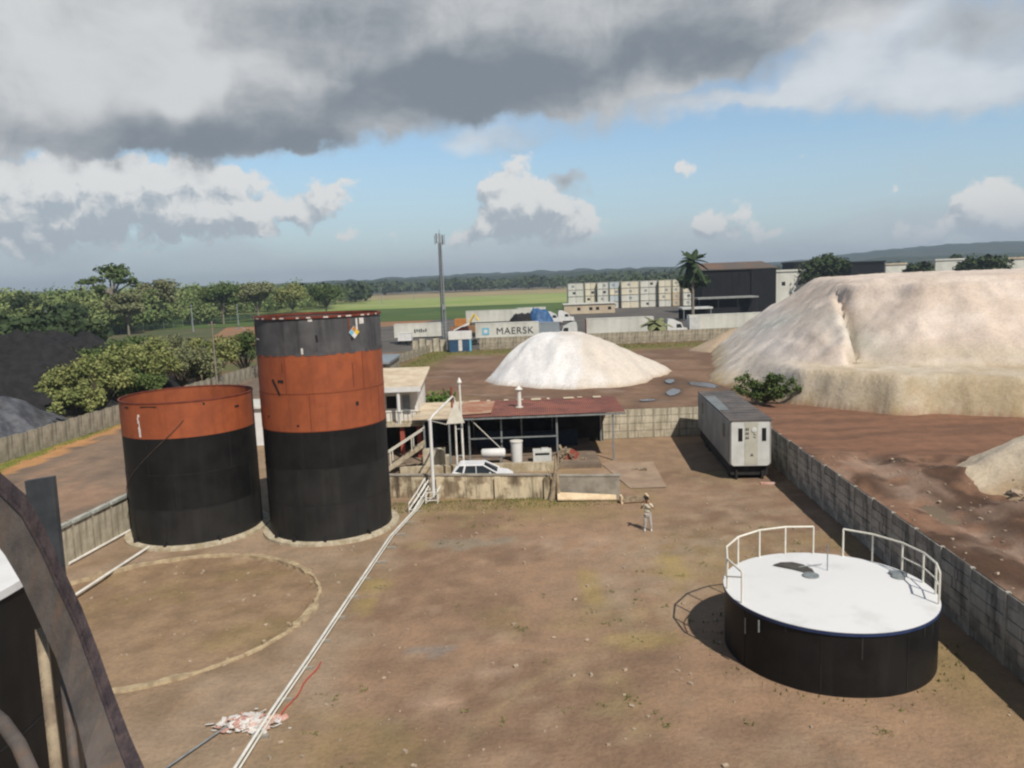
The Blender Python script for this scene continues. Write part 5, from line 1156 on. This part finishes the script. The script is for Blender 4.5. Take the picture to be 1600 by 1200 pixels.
ctr(-3.2, 226, 19, cont_w, .0, 1.6, 3.3, label='long pale trailer in the second row of trucks', group='second row of trucks')
ctr(6.5, 236, 9, cont_w, .3, 1.6, 3.3, label='pale trailer parked askew behind the long second-row trailer', group='second row of trucks')
cab(12.2, 224, white_p, white_p, 'white truck cab beside the blue tarpaulin load', 1, 'second row of trucks'); cab(16.0, 228, white_p, white_p, 'rearmost white truck cab left of the low beige building', 1, 'second row of trucks')
heap('tarpaulin_load', 'blue tarpaulin heaped over a load among the second-row trucks', 'tarpaulin', (8.6, 219, 1.2), 3.8, 2, 3.6, bluetarp, 4, n=24)
heap('scrap_load', 'dark scrap heap left of the blue tarpaulin', 'scrap', (3.4, 218, .5), 4, 2.5, 3.2, coal_m, 8, n=24)
# orange machine and small items behind the mast
t = thing('excavator', 'orange and yellow machine parked right of the phone mast', 'excavator', (-11.3, 190, 0)); MB().bx(-3.2, 3.2, -1.3, 1.3, .5, 2.6).build('body', dirt_orange, t); MB().bx(-2.2, .6, -1, 1, 2.6, 4.4).build('cab', orange_m, t)
MB().tube([(1, 0, 2.6), (2.6, 0, 5.4), (3.6, 0, 3.8)], .3, 6).build('boom', yellow, t); MB().bx(-3.4, 3.4, -1.6, -1.0, 0, .9).build('track', rubber, t); MB().bx(-3.4, 3.4, 1.0, 1.6, 0, .9).build('track', rubber, t)
k = thing('kiosk', 'little blue and white kiosk against the boundary wall', 'kiosk', (-9.6, 147.6, 0)); MB().bx(-2.1, 2.1, -1, 1, 0, 2.9).build('walls', blue_m, k); MB().bx(-2.2, 2.2, -1.1, 1.1, 2.4, 3.9).build('white_top', white_p, k); MB().bx(-.35, .35, -1.05, -1.0, .2, 2.3).build('white_door', paper_m, k); MB().bx(1.75, 2.13, -1.05, -1.0, .1, 2.4).build('light_panel', ltblue, k)
ctr(-23.5, 172, 3, white_p, 0, .8, 1.8, name='small_white_van', label='small white van body at the left end of the faintly lettered container', cat='van', group=TG)

# container stacks
WD = ['leftmost', 'second', 'third', 'fourth', 'fifth', 'sixth', 'seventh', 'eighth', 'last']; LV = ['bottom', 'second-level', 'third-level', 'top']
xs = [(899, 24, 'w'), (922, 17, 'c'), (941, 17, 'w'), (959, 15, 'b'), (983, 27, 'c'), (1012, 26, 'w'), (1037, 19, 'c'), (1056, 14, 't'), (1073, 16, 'w'), (1091, 15, 'w')]
WD = ['leftmost', 'second', 'third', 'fourth', 'fifth', 'sixth', 'seventh', 'eighth', 'ninth', 'rightmost']
CM = {'w': cont_w, 'c': cont_c, 'b': cont_b, 't': cont_t}; CN = {'w': 'white', 'c': 'cream', 'b': 'pale blue', 't': 'tan'}; rr = random.Random(21)
proto = {}
for i, (px, wd, k) in enumerate(xs):
    p = at(px, 470, 332+2*(i % 2)); W_ = wd*332/F
    for lv in range(4):
        kk = k if rr.random() < .7 else rr.choice('wwwc')
        t = thing('shipping_container', '%s %s container in the %s stack of the container yard' % (LV[lv], CN[kk], WD[i]), 'container', (p.x, p.y, lv*2.83), 0, 'stacked containers beyond the trucks')
        g = MB(); g.bx(-W_/2, W_/2, -3, 3, .03, 2.75); g.build('box', CM[kk], t)
        g = MB(); [g.bx(-W_/2+u*W_-.07, -W_/2+u*W_+.07, -3.06, -3.002, .05, 2.73) for u in (0.02, .5, .98)]; g.bx(-W_/2, W_/2, -3.05, -3.002, 2.55, 2.74); g.build('door_frame', cont_t if kk == 't' else tr_grey, t)
        if rr.random() < .7: MB().box((rr.uniform(-.2, .2)*W_, -3.03, 1.4), (min(1.2, W_*.4), .04, 1.0)).build('cooling_unit', letter if rr.random() < .4 else cont_g, t)
# low beige building, dark warehouses, pale far buildings
b = thing('low_building', 'low beige building with small windows before the container stacks', 'building', (30, 292, 0)); MB().bx(-9.5, 9.5, -4, 4, 0, 3.5).build('wall', cont_t, b); MB().bx(-9.8, 9.8, -4.4, 4.4, 3.52, 3.9).build('roof', cont_w, b)
for x in (-4, 0.5, 3, 7.5): MB().bx(x-.6, x+.6, -4.05, -4.0, 1.3, 2.4).build('window', dark, b)
b = thing('warehouse', 'big black-clad warehouse right of the tall palm', 'warehouse', (77.5, 268, 0)); MB().bx(-12.4, 12.4, -8, 8, 0, 14.2).build('wall', darkshed, b)
g = MB(); [g.bx(-12.4+k*2.05, -12.3+k*2.05, -8.06, -8.002, 0, 14.1) for k in range(13)]; each(g, 'cladding_rib', darkshed, b); MB().bx(4.0, 12.4, -8.35, -8.08, 0, 14.2).build('side_bay', darkshed, b)
g = MB(); g.add([(-13, -8.6, 14.25), (13, -8.6, 14.25), (13, 8.6, 16.6), (-13, 8.6, 16.6), (-13, -8.6, 14.5), (13, -8.6, 14.5), (13, 8.6, 16.9), (-13, 8.6, 16.9)], [(3, 2, 1, 0), (4, 5, 6, 7), (0, 1, 5, 4), (1, 2, 6, 5), (2, 3, 7, 6), (3, 0, 4, 7)]); g.build('roof', shedroof, b)
b = thing('canopy', 'white flat canopy in front of the black-clad warehouse', 'canopy', (68, 243, 0)); MB().bx(-9.4, 9.4, -4, 4, 5.3, 5.75).build('roof', tr_grey, b)
for x in (-9, -3, 3, 9): MB().bx(x-.1, x+.1, -3.8, -3.6, 0, 5.28).build('post', rubber, b)
MB().bx(-9, 9, 1.0, 1.5, 0, 5.25).build('back_wall', darkshed, b)
b = thing('canopy', 'small white canopy left of the flat white one by the palm foot', 'canopy', (55.5, 230, 0)); MB().bx(-4.5, 4.5, -3, 3, 2.9, 3.4).build('roof', tr_white, b)
for x in (-4, 4): MB().bx(x-.12, x+.12, -2.8, -2.5, 0, 2.9).build('post', galv, b)
MB().bx(-4.3, 14.3, 2.5, 3, 0, 2.8).build('back_wall', darkshed, b)
def block(px0, px1, pt, Yd, m, label, roofm=None, dep=14, win=True):
    p0, p1 = at(px0, pt, Yd), at(px1, pt, Yd); w = p1.x-p0.x; hh = (p0.z+p1.z)/2; b = thing('building', label, 'building', ((p0.x+p1.x)/2, Yd+dep/2, 0)); MB().bx(-w/2, w/2, -dep/2, dep/2, 0, hh-.8).build('wall', m, b)
    MB().bx(-w/2-.4, w/2+.4, -dep/2-.4, dep/2+.4, hh-.78, hh).build('roof', roofm or m, b)
    if win:
        n_ = max(2, int(w/4.5))
        for i in range(n_): x = -w/2+(i+.5)*w/n_; MB().bx(x-.7, x+.7, -dep/2-.05, -dep/2-.002, hh*.55, hh*.55+1.5).build('window', dark, b)
block(1212, 1262, 421, 300, cont_w, 'pale block right of the black-clad warehouse'); block(1240, 1300, 408, 345, darkshed, 'black shed behind the leafy tree on the right', win=False)
block(1330, 1382, 408, 340, darkshed, 'dark shed right of the leafy tree over the huge sand mound', win=False); block(1384, 1416, 411, 360, cont_w, 'white building with brownish roof beside the dark shed', cont_t)
block(1462, 1512, 404, 360, cont_w, 'pale grey building between the two round dark trees'); block(1572, 1640, 401, 330, cont_w, 'white building at the right edge above the sand mound', cont_t)
for px, py, Yd, rpx, k, lb in ((1290, 395, 300, 42, 'd', 'large leafy tree rising behind the huge sand mound'), (1440, 406, 320, 28, 'd', 'smaller round dark tree over the crest of the sand mound'), (1538, 394, 300, 40, 'd', 'big round black-green tree over the crest of the sand mound'), (1498, 391, 420, 22, 'd', 'far round tree behind the pale grey building')):
    p = at(px, py, Yd); tree('round_tree', lb, 'tree', (p.x, Yd, 0), p.z, rpx*Yd/F, leaf_d, bark, int(px), n=2600, leaf=.85, clumps=14, trunk=.3, squash=.75, tr0=.4)
b = thing('grey_roof_shed', 'low grey roof seen between the tall tank and the grass strip', 'shed', (-19.5, 112, 0)); MB().bx(-4.5, 2.6, -6, 6, 2.3, 2.6).build('roof', cont_g, b); MB().bx(-4.2, 2.3, -5.6, 5.6, 0, 2.3).build('wall', precast_t, b)
b = thing('shed', 'pale shed wall showing through the gap between the two striped tanks', 'shed', (-22, 66, 0)); MB().bx(-4.5, 3, -2, 2, 0, 3.2).build('wall', white_p, b); MB().bx(-4.8, 3.3, -2.3, 2.3, 3.22, 3.4).build('roof', cont_w, b)

# ------------------------------------------------------------------ haze
HAZE = 0.00021
if HAZE:
    g = MB(); g.bx(-6000, 6000, -200, 5200, -1.6, 120)
    hm = bpy.data.materials.new('haze_air'); hm.use_nodes = True; nt_ = hm.node_tree; nt_.nodes.clear(); o_ = nt_.nodes.new('ShaderNodeOutputMaterial'); v_ = nt_.nodes.new('ShaderNodeVolumePrincipled')
    v_.inputs['Density'].default_value = HAZE; v_.inputs['Color'].default_value = (.72, .85, 1, 1); v_.inputs['Anisotropy'].default_value = .2; nt_.links.new(v_.outputs[0], o_.inputs['Volume'])
    tag(g.build('haze', hm), 'thin bluish haze over the distance', 'haze', kind='stuff')
